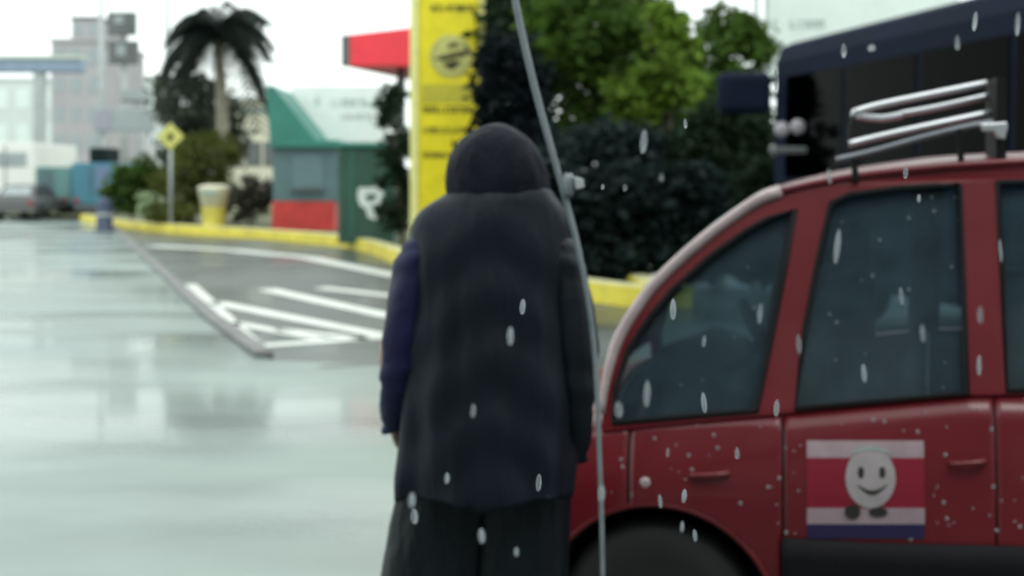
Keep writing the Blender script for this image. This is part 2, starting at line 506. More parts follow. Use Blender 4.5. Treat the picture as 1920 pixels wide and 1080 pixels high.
def flank(x0, x1, name, m, far=False, lift=0.0, topf=None, botf=None, nz=12, step=0.016, parent=None, solid=0.012):
    topf = topf or belt_z; botf = botf or low_z
    n = max(2, int((x1 - x0) / step)); b = MB(); vs = []; fs = []
    for i in range(n + 1):
        x = x0 + (x1 - x0) * i / n
        zl, zt = botf(x), topf(x)
        for k in range(nz + 1):
            z = zl + (zt - zl) * k / nz
            y = side_y(x, min(z, belt_z(x))) - lift
            vs.append((x, CD + (WID - y if far else y), z))
    for i in range(n):
        for k in range(nz):
            a = i*(nz+1)+k
            fs.append((a, a+nz+1, a+nz+2, a+1))
    b.add(vs, fs)
    return b.build(name, m, parent or car, smooth=True, solid=solid)
XB = X(1466)
segs = [(NOSE, X(1176), 'front_wing'), (X(1181), XB, 'front_door'), (XB + 0.007, X(1866), 'rear_door'), (X(1870), TAIL, 'rear_wing')]
doors = {}
for far_side in (False, True):
    for x0, x1, nm in segs:
        o = flank(x0, x1, nm, M['car_red'], far_side)
        if not far_side: doors[nm] = o
MB().box((-0.33, 0.34, 0.24), (2.4, WID - 0.34, 0.60)).build('chassis', M['car_dark'], car)
for x0, x1 in ((WHEELS[0][0] + AR + .02, WHEELS[1][0] - AR - .02), (WHEELS[1][0] + AR + .02, 2.5)):
    MB().box((x0, 0.10, 0.23), (x1, WID - 0.10, 0.70)).build('inner_sill', M['car_dark'], car)
for wx, wz in WHEELS:
    for yy0, yy1 in ((0.05, 0.33), (WID - 0.33, WID - 0.05)):
        b = MB(); rings = []
        for k in range(17):
            a = math.pi * k / 16
            rings.append([(wx + r*math.cos(a), y, wz + r*math.sin(a)) for r, y in ((AR - .007, yy0), (AR - .007, yy1))])
        b.loft(rings, closed=False, cap=False)
        b.build('arch_liner', M['car_dark'], car, smooth=True, solid=0.01)
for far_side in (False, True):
    flank(WHEELS[0][0] + AR + .012, WHEELS[1][0] - AR - .012, 'flank_shade', M['lower_shade'], far_side, lift=0.013,
          topf=lambda x: Z(1600, 1014) + 0.035 * max(0, (x - 0.7)), botf=lambda x: 0.19, nz=6)  # shaded lower body put in as a dark strip
for wx, wz in WHEELS:
    for yy in (0.0, WID):
        pts = [(wx + (AR + .008)*math.cos(a), yy, wz + (AR + .008)*math.sin(a)) for a in [math.pi*k/20 for k in range(21)]]
        MB().tube(pts, 0.008, 6).build('arch_trim', M['car_red'], car, smooth=True)
# greenhouse side frame with window openings
def up(x, y, far=False):
    xx, zz = X(x), Z(x, y)
    yy = 0.045 + 0.26 * max(0, zz - belt_z(xx))
    return Vector((xx, WID - yy if far else yy, zz))
outer_top = [(1126, 815), (1128, 742), (1148, 655), (1188, 583), (1230, 531), (1300, 466), (1370, 412), (1440, 371), (1560, 341),
             (1700, 322), (1900, 306), (2180, 298), (2450, 306), (2600, 350), (2760, 540), (2860, 742)]
ot = [(p.x, p.y) for p in catmull([Vector((a, b, 0)) for a, b in outer_top], 4)]
outer = ot + [(2300, 740), (1820, 747), (1480, 780)]
w_front = [(1148, 797), (1149, 735), (1172, 662), (1212, 600), (1255, 550), (1325, 488), (1395, 438), (1440, 414), (1492, 396), (1470, 520), (1444, 650), (1419, 774)]
w_rear = [(1564, 384), (1600, 367), (1700, 354), (1770, 349), (1817, 347), (1817, 741), (1492, 770), (1508, 640), (1534, 510)]
w_quarter = [(1893, 343), (2150, 336), (2330, 342), (2480, 400), (2600, 560), (2650, 728), (1893, 736)]
for far_side in (False, True):
    polys = [[up(a, b, far_side) for a, b in pl] for pl in (outer, w_front, w_rear, w_quarter)]
    tris = tessellate_polygon(polys)
    allv = [p for pl in polys for p in pl]
    b = MB(); b.add(allv, [tuple(t) for t in tris])
    fr = b.build('window_frame', M['car_red'], car, solid=0.03)
    s_ = -1 if not far_side else 1
    for pl, nm in ((w_front, 'front_window'), (w_rear, 'rear_window'), (w_quarter, 'quarter_window')):
        pp = [up(c, d, far_side) for c, d in pl]
        g = MB(); g.add([p + Vector((0, -s_*0.012, 0)) for p in pp], [tuple(range(len(pp)))])
        g.build(nm, M['car_glass'], car)
        ring = [p + Vector((0, s_*0.014, 0)) for p in pp]
        MB().tube(ring + [ring[0], ring[1]], 0.0095, 6, cap=False).build('window_seal', M['car_dark'], car, smooth=True)
    rail = [up(c, d, far_side) + Vector((0, s_*0.016, 0.004)) for c, d in ot]
    k0 = [i for i, p in enumerate(ot) if p[0] > 1450][0]
    MB().tube(rail[2:k0 + 1], [0.008 + 0.009*min(1, i/6) for i in range(k0 - 1)], 8).build('pillar_highlight', M['highlight_lamp_grey'], car, smooth=True)  # sky highlight along the pillar, put in as a pale strip
    MB().tube(rail[k0:48], 0.011, 8).build('roof_gutter', M['car_red'], car, smooth=True)
def skin_span(i0, i1, nm, m, solid):
    b = MB(); rings = []
    for i in range(i0, i1 + 1):
        a, c = up(*ot[i]), up(ot[i][0], ot[i][1], True)
        ring = []
        for k in range(13):
            t = k / 12
            p = a.lerp(c, t); bul = 4 * t * (1 - t)
            ring.append(p + Vector((-0.03 * bul if ot[i][0] < 1400 else 0, 0, (0.008 + 0.022*max(0, min(1, (ot[i][0] - 1430)/380))*max(0, min(1, (2760 - ot[i][0])/500))) * bul**.6)))
        rings.append(ring)
    b.loft(rings, closed=False, cap=False)
    return b.build(nm, m, car, smooth=True, solid=solid)
skin_span(3, 27, 'windscreen', M['car_glass'], 0.0)
skin_span(28, 52, 'roof', M['car_red'], 0.02)
skin_span(53, len(ot) - 1, 'rear_screen', M['car_glass'], 0.0)
b = MB(); rings = []
for i in range(17):
    x = NOSE + (X(1135) - NOSE) * i / 16
    ring = []
    for k in range(13):
        t = k / 12
        y0 = side_y(x, belt_z(x)); ring.append((x - 0.05*4*t*(1-t) * (1 - i/16), y0 + (WID - 2*y0) * t, belt_z(x) + 0.04 * 4*t*(1-t)))
    rings.append(ring)
b.loft(rings, closed=False, cap=False); b.build('bonnet', M['car_red'], car, smooth=True, solid=0.02)
def end_panel(x, nm, sgn):
    b = MB(); rings = []
    for j in range(7):
        z = low_z(x) + (belt_z(x) - low_z(x)) * j / 6
        ring = []
        for k in range(13):
            t = k / 12; y0 = side_y(x, z)
            ring.append((x + sgn*0.05*4*t*(1-t), y0 + (WID - 2*y0)*t, z))
        rings.append(ring)
    b.loft(rings, closed=False, cap=False); return b.build(nm, M['car_red'], car, smooth=True, solid=0.02)
end_panel(NOSE, 'front_bumper', -1); end_panel(TAIL, 'tailgate', 1)
for yy in (0.26, WID - 0.46):
    MB().box((NOSE - .045, yy, 0.44), (NOSE + .03, yy + 0.20, 0.55)).build('headlight', M['lamp_clear'], car, bevel=0.03)
    MB().box((TAIL + .01, yy, 0.60), (TAIL + .06, yy + 0.16, 0.80)).build('tail_light', M['lamp_red'], car, bevel=0.02)
# cabin
MB().box((0.0, 0.14, 0.60), (2.35, WID - 0.14, 0.66)).build('cabin_floor', M['car_dark'], car)
MB().prism([(X(1150), 0.14, 0.66), (X(1150), 0.14, 0.86), (X(1300), 0.14, 0.95), (X(1400), 0.14, 0.90), (X(1420), 0.14, 0.66)],
           (0, WID - 0.28, 0)).build('dashboard', M['car_dark'], car, bevel=0.02)
sw = MB(); c0 = Vector((X(1440), 0.42, 0.98)); pts = []
for k in range(25):
    a = 2*math.pi*k/24
    pts.append(c0 + Vector((-0.08*math.sin(a), 0.17*math.cos(a), 0.15*math.sin(a))))
sw.tube(pts, 0.014, 6, cap=False); sw.tube([c0, c0 + Vector((-0.2, 0, -0.1))], 0.02, 6)
sw.build('steering_wheel', M['car_dark'], car, smooth=True)
for ys in (0.22, 0.82):
    for x0 in (X(1500), X(1950)):
        st = MB(); rings = []
        for z, dx, w, t in ((0.66, 0.0, .22, .12), (0.85, 0.02, .23, .12), (1.08, 0.05, .22, .10), (1.20, 0.08, .16, .07)):
            cx = x0 + 0.08 + dx
            rings.append([(cx + t*math.cos(a), ys + .23 + w*math.sin(a), z) for a in [2*math.pi*k/12 for k in range(12)]])
        st.loft(rings)
        s_o = st.build('seat', M['seat'], car, smooth=True)
        h = MB(); rings = []
        for z, w in ((1.21, .07), (1.24, .12), (1.33, .12), (1.36, .07)):
            rings.append([(x0 + 0.17 + .045*math.cos(a), ys + .23 + w*math.sin(a), z) for a in [2*math.pi*k/12 for k in range(12)]])
        h.loft(rings).build('headrest', M['seat'], s_o, smooth=True)
for wx, wz in WHEELS:
    for fs_, yc in ((-1, 0.12), (1, WID - 0.12)):
        w = empty('wheel', (wx, yc, wz)); w.parent = car
        MB().lathe((wx, yc, wz), [(.17, -.08), (.245, -.09), (WR, -.06), (WR, .06), (.245, .09), (.17, .08)], 'y', 32).build('tyre', M['rubber'], w, smooth=True)
        r = MB().lathe((wx, yc, wz), [(.168, -.05), (.168, .05)], 'y', 24)
        for k in range(6):
            a = 2*math.pi*k/6
            dv = Vector((math.cos(a), 0, math.sin(a))); nv = Vector((-math.sin(a), 0, math.cos(a)))
            c1 = Vector((wx, yc + fs_*0.055, wz))
            r.prism([c1 + nv*.03 + dv*.02, c1 + nv*.02 + dv*.16, c1 - nv*.02 + dv*.16, c1 - nv*.03 + dv*.02], (0, fs_*0.02, 0))
        r.build('rim', M['rim'], w)
for (xa, xb, yy), dn in (((1296, 1366, 890), 'front_door'), ((1782, 1846, 868), 'rear_door')):
    p0, p1 = Vector((X(xa), -0.006, Z(xa, yy))), Vector((X(xb), -0.006, Z(xb, yy) + 0.004))
    MB().tube(catmull([p0 + Vector((0, .025, 0)), p0 + Vector((.01, -.006, 0)), p1 + Vector((-.01, -.006, 0)), p1 + Vector((0, .025, 0))], 4), 0.008, 8).build(
        'door_handle', M['car_red'], doors[dn], smooth=True)
MB().lathe((X(1210), 0.004, Z(1210, 905)), [(.016, .01), (.016, -.006), (.010, -.012)], 'y', 12).build('side_indicator', M['highlight_lamp_grey'], doors['front_door'])
# flag sticker on the rear door
stk = empty('door_sticker', (0, 0, 0)); stk.parent = car
stk['label'] = 'striped blue, white and red flag sticker with a white smiling round face'
def on_door(x, y, lift):
    return Vector((X(x), side_y(X(x), Z(x, y)) - lift, Z(x, y)))
def patch(x0, x1, y0, y1, lift, nm, m):
    b = MB(); vs = []; fs = []; nx, nz = 12, 4
    for i in range(nx + 1):
        for k in range(nz + 1):
            vs.append(on_door(x0 + (x1 - x0)*i/nx, y0 + (y1 - y0)*k/nz, lift))
    for i in range(nx):
        for k in range(nz):
            a = i*(nz+1)+k; fs.append((a, a+1, a+nz+2, a+nz+1))
    b.add(vs, fs); return b.build(nm, m, stk)
def disc(cx, cy, rx, ry, lift, nm, m, n=24):
    vs = [on_door(cx, cy, lift)]; fs = []
    for f_ in (.35, .7, 1.0):
        vs += [on_door(cx + rx*f_*math.cos(2*math.pi*k/n), cy + ry*f_*math.sin(2*math.pi*k/n), lift) for k in range(n)]
    for k in range(n):
        fs.append((0, 1 + k, 1 + (k+1) % n))
        for j in (0, 1):
            fs.append((1 + j*n + k, 1 + (j+1)*n + k, 1 + (j+1)*n + (k+1) % n, 1 + j*n + (k+1) % n))
    return MB().add(vs, fs).build(nm, m, stk)
def arc(x0, x1, y0, depth, w, lift, nm, m, n=10):
    rings = []
    for k in range(n + 1):
        t = k/n; x = x0 + (x1 - x0)*t; y = y0 + depth*math.sin(math.pi*t); h = w*(.35 + .65*math.sin(math.pi*t))
        rings.append([on_door(x, y - h/2, lift), on_door(x, y + h/2, lift)])
    return MB().loft(rings, closed=False, cap=False).build(nm, m, stk)
for y0, y1, m in ((828, 859, 'flag_white'), (859, 951, 'flag_red'), (951, 981, 'flag_white'), (981, 1008, 'flag_blue')):
    patch(1513, 1733, y0, y1, 0.009, 'flag_stripe', M[m])
disc(1632, 895, 47, 56, 0.012, 'round_face', M['emblem_white'])
for ex in (1614, 1654):
    disc(ex, 885, 6, 11, 0.0135, 'eye', M['dark'], 14)
arc(1608, 1662, 908, 14, 8, 0.0135, 'smile', M['dark'])
arc(1594, 1672, 850, -9, 6, 0.0135, 'brow_line', M['letter_grey'])
disc(1598, 957, 15, 14, 0.0135, 'black_dot', M['dark'], 16)
disc(1646, 958, 18, 9, 0.0135, 'black_dot', M['dark'], 16)
# roof rack
rack = empty('roof_rack', (0, 0, 0)); rack.parent = car
def bar(pts, r, m, nm, n=8):
    return MB().tube(catmull([loc(px(*p)) for p in pts], 5), r, n).build(nm, m, rack, smooth=True)
bar([(1568, 300, 3.48), (1640, 283, 3.47), (1730, 258, 3.46), (1812, 238, 3.45), (1862, 229, 3.44)], 0.009, M['dull_silver'], 'roof_rail')
bar([(1592, 270, 3.52), (1640, 258, 3.52), (1730, 238, 3.51), (1858, 211, 3.50)], 0.010, M['silver'], 'rack_bar')
bar([(1690, 214, 3.60), (1760, 201, 3.59), (1858, 179, 3.58)], 0.010, M['silver'], 'rack_bar')
bar([(1690, 216, 3.60), (1650, 222, 3.58), (1600, 214, 3.56), (1640, 199, 3.56), (1740, 178, 3.55), (1850, 156, 3.54)], 0.011, M['silver'], 'rack_bar')
bar([(1592, 270, 3.52), (1594, 240, 3.54), (1602, 214, 3.56)], 0.006, M['car_dark'], 'rack_stay')
for x, y, d in ((1600, 294, 3.48), (1798, 242, 3.45)):
    bar([(x, y, d), (x + 3, y + 24, d), (x + 4, 345 - (x - 1560)*0.1, d)], 0.009, M['car_dark'], 'rack_foot')
p0 = loc(px(1866, 148, 3.52))
MB().box((p0.x - .010, p0.y - .08, 1.50), (p0.x + .016, p0.y + .1, p0.z)).build('rack_end_plate', M['car_dark'], rack)
MB().prism([loc(px(x, y, 3.40)) for x, y in ((1838, 232), (1888, 228), (1890, 238), (1884, 262), (1872, 258), (1866, 246), (1845, 246))], (0, 0.03, 0)).build(
    'rack_bracket', M['silver'], rack, bevel=0.004)
# rain standing in beads on flank, glass and gutter
bd = MB(); rb = random.Random(52)
def bead(c, r_):
    k = 6
    ring = [c + Vector((r_*math.cos(2*math.pi*q/k), 0, r_*1.25*math.sin(2*math.pi*q/k))) for q in range(k)]
    bd.add(ring + [c + Vector((0, -r_*.6, 0))], [(q, (q+1) % k, k) for q in range(k)])
for _ in range(230):
    x = rb.uniform(X(1140), X(1930)); z = rb.uniform(.55, 1.5)
    y_ = side_y(x, z) if z < belt_z(x) else None
    if y_ is None: continue
    if z < low_z(x) + .02: continue
    bead(Vector((x, y_ - .0075, z)), rb.choice((.002, .0025, .003, .005)))
for _ in range(60):
    x = rb.uniform(1160, 1815); y = rb.uniform(360, 760)
    if 1420 < x < 1500 or (x < 1430 and y < 800 - (x - 1130)*1.28 + 40): continue
    p = up(x, y); bead(p + Vector((0, .006, 0)), rb.choice((.002, .0025, .0035)))
bo_ = bd.build('water_beads', M['drop'], car); bo_['kind'] = 'stuff'
car.location = CO
car.rotation_euler = (0, 0, -YAW)

# ------------------------------------------------------------------ hooded person seen from behind
PD = 3.0
PP = F / PD
def PX(x): return (x - 960) / PP
def PZ(y): return EYE - (y - HZ) / PP
cxp = PX(925)
per = empty('person', (cxp, PD, 0), 'person in a long dark hooded raincoat standing with back turned beside the car', 'person')
# body: one skin-modifier figure facing away
V, E, R = [], [], []
def jv(p, r, par=None):
    V.append(Vector(p) - Vector((cxp, PD, 0))); R.append(r)
    if par is not None: E.append((par, len(V) - 1))
    return len(V) - 1
pel = jv((cxp, PD, 0.86), (.13, .11))
sp = jv((cxp, PD, 1.08), (.125, .10), pel); ch = jv((cxp, PD, 1.27), (.135, .105), sp)
nk = jv((cxp, PD + .01, 1.40), (.05, .05), ch); hd = jv((cxp, PD + .02, 1.47), (.065, .075), nk)
hm = jv((cxp, PD + .02, 1.53), (.078, .095), hd); ht = jv((cxp, PD + .015, 1.59), (.06, .07), hm)
nose = jv((cxp, PD + .125, 1.505), (.012, .012), hm)
hands = []
for s in (-1, 1):
    sh = jv((cxp + s*.135, PD, 1.31), (.05, .05), ch)
    if s < 0:
        elp, wr = (PX(742), PD - .05, 1.10), (PX(738), PD + .03, PZ(752))
    else:
        elp, wr = (PX(1068), PD - .05, 1.10), (PX(1060), PD + .05, PZ(850))
    el_ = jv(elp, (.045, .045), sh); w_ = jv(wr, (.028, .026), el_)
    hip = jv((cxp + s*.095, PD, 0.80), (.07, .075), pel); kn = jv((cxp + s*.105, PD + .02, 0.46), (.055, .06), hip)
    an = jv((cxp + s*.11, PD, 0.09), (.038, .042), kn); jv((cxp + s*.12, PD + .17, 0.04), (.038, .03), an)
    d_ = (Vector(wr) - Vector(elp)).normalized()
    pm = Vector(wr) + d_ * 0.06
    hp = jv(pm, (.036, .018), w_)
    hands.append((hp, pm, d_, s))
for hp, pm, d_, s in hands:
    sidev = Vector((0, 1, 0)) if s < 0 else Vector((0, 0, 1))
    sidev = (sidev - d_*sidev.dot(d_)).normalized(); crl = d_.cross(sidev) * (1 if s < 0 else -1)
    for k, (o_, L) in enumerate(((-.028, .06), (-.010, .075), (.010, .08), (.028, .07))):
        a = pm + sidev*o_ + d_*.03
        i1 = jv(a, (.009, .009), hp); i2 = jv(a + d_*L*.55 + crl*.008, (.0085, .0085), i1); jv(a + d_*L*.95 + crl*.028, (.007, .007), i2)
    t1 = jv(pm + sidev*.042 - d_*.015, (.010, .010), hp); jv(pm + sidev*.058 + d_*.025 + crl*.015, (.008, .008), t1)
me = bpy.data.meshes.new('body'); me.from_pydata([tuple(v) for v in V], E, [])
bo = bpy.data.objects.new('body', me); COL.objects.link(bo); bo.parent = per
md = bo.modifiers.new('skin', 'SKIN')
if not me.skin_vertices:
    bm = bmesh.new(); bm.from_mesh(me); bm.verts.layers.skin.verify(); bm.to_mesh(me); bm.free()
for i, sv in enumerate(me.skin_vertices[0].data):
    sv.radius = R[i]; sv.use_root = (i == 0)
md.use_smooth_shade = True
m2 = bo.modifiers.new('sub', 'SUBSURF'); m2.levels = 2; m2.render_levels = 2
me.materials.append(M['skin'])
for s in (-1, 1):
    MB().lathe((cxp + s*.03, PD + .108, 1.535), [(.002, -.01), (.011, -.004), (.011, .004), (.002, .009)], 'y', 12).build('eye', M['dark'], bo, smooth=True)
MB().tube([(cxp - .022, PD + .105, 1.465), (cxp, PD + .112, 1.462), (cxp + .022, PD + .105, 1.465)], .005, 6).build('mouth', M['flag_red'], bo)
# coat: lofted rings with folds
rng = random.Random(4)
def ring_at(z, xl, xr, dh, fold, ph, n=64, yc=PD):
    c = (PX(xl) + PX(xr)) / 2; w = (PX(xr) - PX(xl)) / 2; out = []
    for k in range(n):
        a = 2*math.pi*k/n
        e = 0.82
        ca, sa = math.cos(a), math.sin(a)
        f = 1 + fold * (0.6*math.sin(7*a + ph) + 0.4*math.sin(12*a + ph*1.7 + 1.0) + 0.35*math.sin(3*a - ph))
        out.append((c + w*f*math.copysign(abs(ca)**e, ca), yc + dh*f*math.copysign(abs(sa)**e, sa), z))
    return out
stn = [(340, 874, 1000, .115), (356, 846, 1028, .136), (370, 828, 1039, .146), (384, 808, 1050, .150), (400, 790, 1060, .153), (422, 776, 1068, .156), (460, 767, 1072, .160), (520, 762, 1074, .166), (600, 757, 1076, .172),
       (690, 754, 1078, .180), (760, 752, 1080, .186), (830, 750, 1080, .190), (880, 748, 1078, .192), (908, 749, 1076, .192)]
rings = []
cp = catmull([Vector((a, b, c)) for a, b, c, d in stn], 6); cd = catmull([Vector((d, 0, 0)) for a, b, c, d in stn], 6)
for i, (p, q) in enumerate(zip(cp, cd)):
    t = i / (len(cp) - 1)
    r_ = ring_at(PZ(p.x), p.y, p.z, q.x, 0.010 + 0.022*t*t, 0.7 + 0.9*t)
    if i == len(cp) - 1:
        r_ = [(x, y, z + 0.018*math.sin(5*k*2*math.pi/64)) for k, (x, y, z) in enumerate(r_)]
    z_ = PZ(p.x)
    r_ = [(x + .004*math.sin(31*x + 17*z), y - (.009*t*math.sin(52*x + 4*z) + .006*t*math.sin(91*x - 9*z + 1) + .0035*math.sin(41*z + 30*abs(x - cxp))) * (1 if y < PD else -1), z) for x, y, z in r_]
    rings.append(r_)
cb = MB(); cb.loft(rings, cap=False)
coat = cb.build('raincoat', M['coat'], per, smooth=True, solid=0.006)
# hood with a face opening to the far side, cape fold below it
hst = [(424, 872, 1000, .115), (404, 858, 1014, .122), (382, 846, 1026, .132), (355, 839, 1029, .141), (322, 840, 1024, .14), (292, 848, 1012, .135), (265, 866, 994, .12), (247, 890, 970, .092), (237, 912, 952, .05), (233, 928, 936, .015)]
hp_ = catmull([Vector((a, b, c)) for a, b, c, d in hst], 3); hq_ = catmull([Vector((d, 0, 0)) for a, b, c, d in hst], 3)
hb = MB(); rings = [ring_at(PZ(p.x), p.y, p.z, q.x, 0.022, 0.5 + i*0.16, 48) for i, (p, q) in enumerate(zip(hp_, hq_))]
n = 48; vs = [p for r in rings for p in r]; fs = []
for i in range(len(rings) - 1):
    for k in range(n):
        a = (k + .5) / n * 2*math.pi
        zc = rings[i][0][2]
        if abs(a - math.pi/2) < 0.62 and 1.44 < zc < 1.575: continue
        fs.append((i*n+k, i*n+(k+1) % n, (i+1)*n+(k+1) % n, (i+1)*n+k))
hb.add(vs, fs); hb.build('hood', M['hood'], coat, smooth=True, solid=0.006)
for side, pts_ in ((-1, [(866, -.01, 408), (824, -.03, 424), (788, -.05, 474), (767, -.062, 580), (756, -.06, 690), (750, -.03, 750), (746, .02, 806)]),
                   (1, [(986, -.01, 412), (1022, -.03, 428), (1054, -.05, 482), (1072, -.062, 590), (1077, -.06, 720), (1075, -.03, 800), (1066, .03, 862)])):
    sl_c = catmull([(PX(x), PD + dy, PZ(y)) for x, dy, y in pts_], 8)
    sl_b = MB(); rings = []
    for i, p in enumerate(sl_c):
        t = i/(len(sl_c) - 1); rad = .050 + .008*math.sin(math.pi*min(1, t*1.3)) - .008*t
        fold = .0030*math.sin(i*.83 + 1.9*math.sin(i*.41))
        rings.append([(p.x + (rad + fold*(1 + .6*math.sin(a*2 + i)))*math.cos(a)*(1 + .05*math.sin(3*a + i*.3)), p.y + (rad*1.15 + fold)*math.sin(a), p.z + rad*.3*math.cos(a)*side*-1) for a in [2*math.pi*k/24 for k in range(24)]])
    sl_b.loft(rings).build('sleeve', M['sleeve'] if side < 0 else M['sleeve_dark'], per, smooth=True)
# seam down the back and a hem band
MB().tube([(cxp + .004*math.sin(9*z), PD - .002 - dd, z) for z, dd in [(PZ(y), .156 + (y - 470)/400*.035) for y in range(470, 890, 20)]], .003, 5).build('back_seam', M['hood'], coat, smooth=True)
tb = MB()
for xs in ([(752, 940), (744, 936), (734, 932), (722, 928), (712, 926), (706, 924), (715, 910)], [(880, 1074), (878, 1072), (876, 1068), (876, 1066), (878, 1066), (880, 1064), (890, 1058)]):
    rings = [ring_at(PZ(y), a, b_, .12, 0.035, i*1.3, 32) for i, (y, (a, b_)) in enumerate(zip((860, 920, 980, 1040, 1090, 1160, 1420), xs))]
    tb.loft(rings)
tb.build('rain_trousers', M['trouser'], per, smooth=True)
for xc in (795, 988):
    c = Vector((PX(xc), PD, 0)); rings = []
    for z, l0, l1, w in ((0.0, -.10, .20, .055), (.03, -.10, .205, .058), (.07, -.095, .17, .055), (.11, -.08, .08, .055), (.16, -.07, .07, .055)):
        rings.append([(c.x + w*math.sin(a), c.y + (l0+l1)/2 + (l1-l0)/2*math.cos(a), z) for a in [2*math.pi*k/16 for k in range(16)]])
    MB().loft(rings).build('boot', M['boot'], per, smooth=True)

# slender bent pole between person and car
pl = empty('bent_pole', (px(1135, 1400, 2.86).x, 2.86, 0), 'slender bent grey pole rising between the hooded person and the red car', 'pole')
pts = catmull([(px(1134, 900, 2.86).x, 2.86, 0.0), px(1130, 1080, 2.86), px(1124, 860, 2.86), px(1113, 640, 2.86), px(1085, 470, 2.86), px(1048, 330, 2.86), px(1012, 200, 2.86),
               px(985, 90, 2.86), px(966, 0, 2.86), px(945, -120, 2.86)], 5)
MB().tube(pts, [0.005 + 0.003*min(1, i/28) for i in range(len(pts))], 10).build('shaft', M['pole'], pl, smooth=True)
kn_ = MB(); c = px(1066, 345, 2.85)
kn_.loft([[(c.x + r*math.cos(a)*1.1, c.y + r*math.sin(a), c.z + h) for a in [2*math.pi*k/14 for k in range(14)]] for h, r in ((-.03, .007), (-.02, .012), (0, .014), (.015, .012), (.025, .007))])
kn_.build('clamp', M['pole'], pl, smooth=True)
MB().prism([px(1076, 330, 2.83), px(1094, 336, 2.83), px(1096, 352, 2.83), px(1080, 356, 2.83)], (0, 0.03, 0)).build('clamp_lever', M['steel'], pl, bevel=0.003)

# ------------------------------------------------------------------ dark bus behind the car
P0 = px(1450, 80, 15.2); P1 = px(1760, 0, 11.6)
dv = Vector((P1.x - P0.x, P1.y - P0.y, 0)).normalized()      # towards the camera end
nv = Vector((-dv.y, dv.x, 0))
if nv.x < 0: nv = -nv
ztop = P0.z
O = Vector((P0.x, P0.y, 0))
bus = empty('coach', (O.x, O.y, 0), 'dark navy coach standing beyond the roof rack of the red car', 'bus')
def bp_(s, w, z): return O + dv*s + nv*w + Vector((0, 0, z))
L_, W_ = 11.0, 2.4
sec = [(0.02, 0.35), (0.0, 0.5), (0.0, 1.5), (0.03, ztop - 0.25), (0.10, ztop - 0.06), (0.25, ztop), (W_ - .25, ztop), (W_ - .1, ztop - .06), (W_ - .03, ztop - .25), (W_, 1.5), (W_, .5), (W_ - .02, .35)]
MB().loft([[bp_(s, w, z) for w, z in sec] for s in (0.0, 0.02, L_ - .02, L_)]).build('body', M['navy'], bus, bevel=0.02)
for i in range(7):
    s0 = 0.35 + i*1.5
    MB().prism([bp_(s0, -0.012, 1.55), bp_(s0 + 1.42, -0.012, 1.55), bp_(s0 + 1.42, 0.012, ztop - .45), bp_(s0, 0.012, ztop - .45)], nv*0.02).build('window', M['bus_glass'], bus)
for w in (-0.01, W_ + .01):
    for s in (2.2, 8.6):
        c = bp_(s, w, .48); ax = nv
        t = MB(); rings = []
        for r, h in ((.28, -.12), (.45, -.13), (.48, -.08), (.48, .08), (.45, .13), (.28, .12)):
            rings.append([c + ax*h + (dv*math.cos(a) + Vector((0, 0, 1))*math.sin(a))*r for a in [2*math.pi*k/24 for k in range(24)]])
        t.loft(rings).build('wheel', M['rubber'], bus, smooth=True)
MB().prism([bp_(-0.004, .3, 1.3), bp_(-0.004, W_ - .3, 1.3), bp_(-0.004, W_ - .3, ztop - .3), bp_(-0.004, .3, ztop - .3)], -dv*0.02).build('windscreen', M['bus_glass'], bus)
mc = px(1395, 175, 15.3)
mb_ = MB(); mb_.box((mc.x - .33, mc.y - .12, mc.z - .26), (mc.x + .33, mc.y + .12, mc.z + .26)); mb_.build('wing_mirror', M['navy'], bus, bevel=0.1, seg=3)
MB().tube([mc + Vector((.25, 0, .1)), bp_(0.05, 0.1, mc.z + .25)], .03, 6).build('mirror_arm', M['navy'], bus)
for x, y in ((1466, 243), (1496, 238)):
    c = px(x, y, 14.2)
    MB().lathe((c.x, c.y, c.z), [(.06, .04), (.085, .02), (.09, 0), (.06, -.02)], 'y', 14).build('marker_lamp', M['lamp_clear'], bus, smooth=True)
c = px(1480, 280, 14.3)
MB().box((c.x - .2, c.y - .05, c.z - .05), (c.x + .2, c.y + .2, c.z + .03)).build('lamp_bracket', M['far_dark'], bus, bevel=0.02)

# ------------------------------------------------------------------ lettering made of strokes too small to read
def lettering(x0, x1, y0, y1, d, m, parent, seed, lift=0.012, nm='lettering', gap=0.35):
    r = random.Random(seed); b = MB(); h = y1 - y0; x = x0
    while x < x1 - 0.3*h:
        w = h * r.uniform(.45, .75)
        if x + w > x1: break
        a, c = px(x, y1, d - lift), px(x + w, y0, d - lift)
        st = (c.x - a.x) * .3
        kind = r.randrange(4)
        b.box((a.x, a.y, a.z), (a.x + st, a.y + .01, c.z))
        if kind != 1: b.box((a.x + st + .001, a.y, c.z - st), (c.x, a.y + .01, c.z))
        if kind in (0, 2): b.box((c.x - st, a.y, a.z), (c.x, a.y + .01, c.z - st - .001))
        if kind in (1, 3): b.box((a.x + st + .001, a.y, a.z), (c.x - st - .001, a.y + .01, a.z + st))
        x += w + h*gap*.6
    return b.build(nm, m, parent)

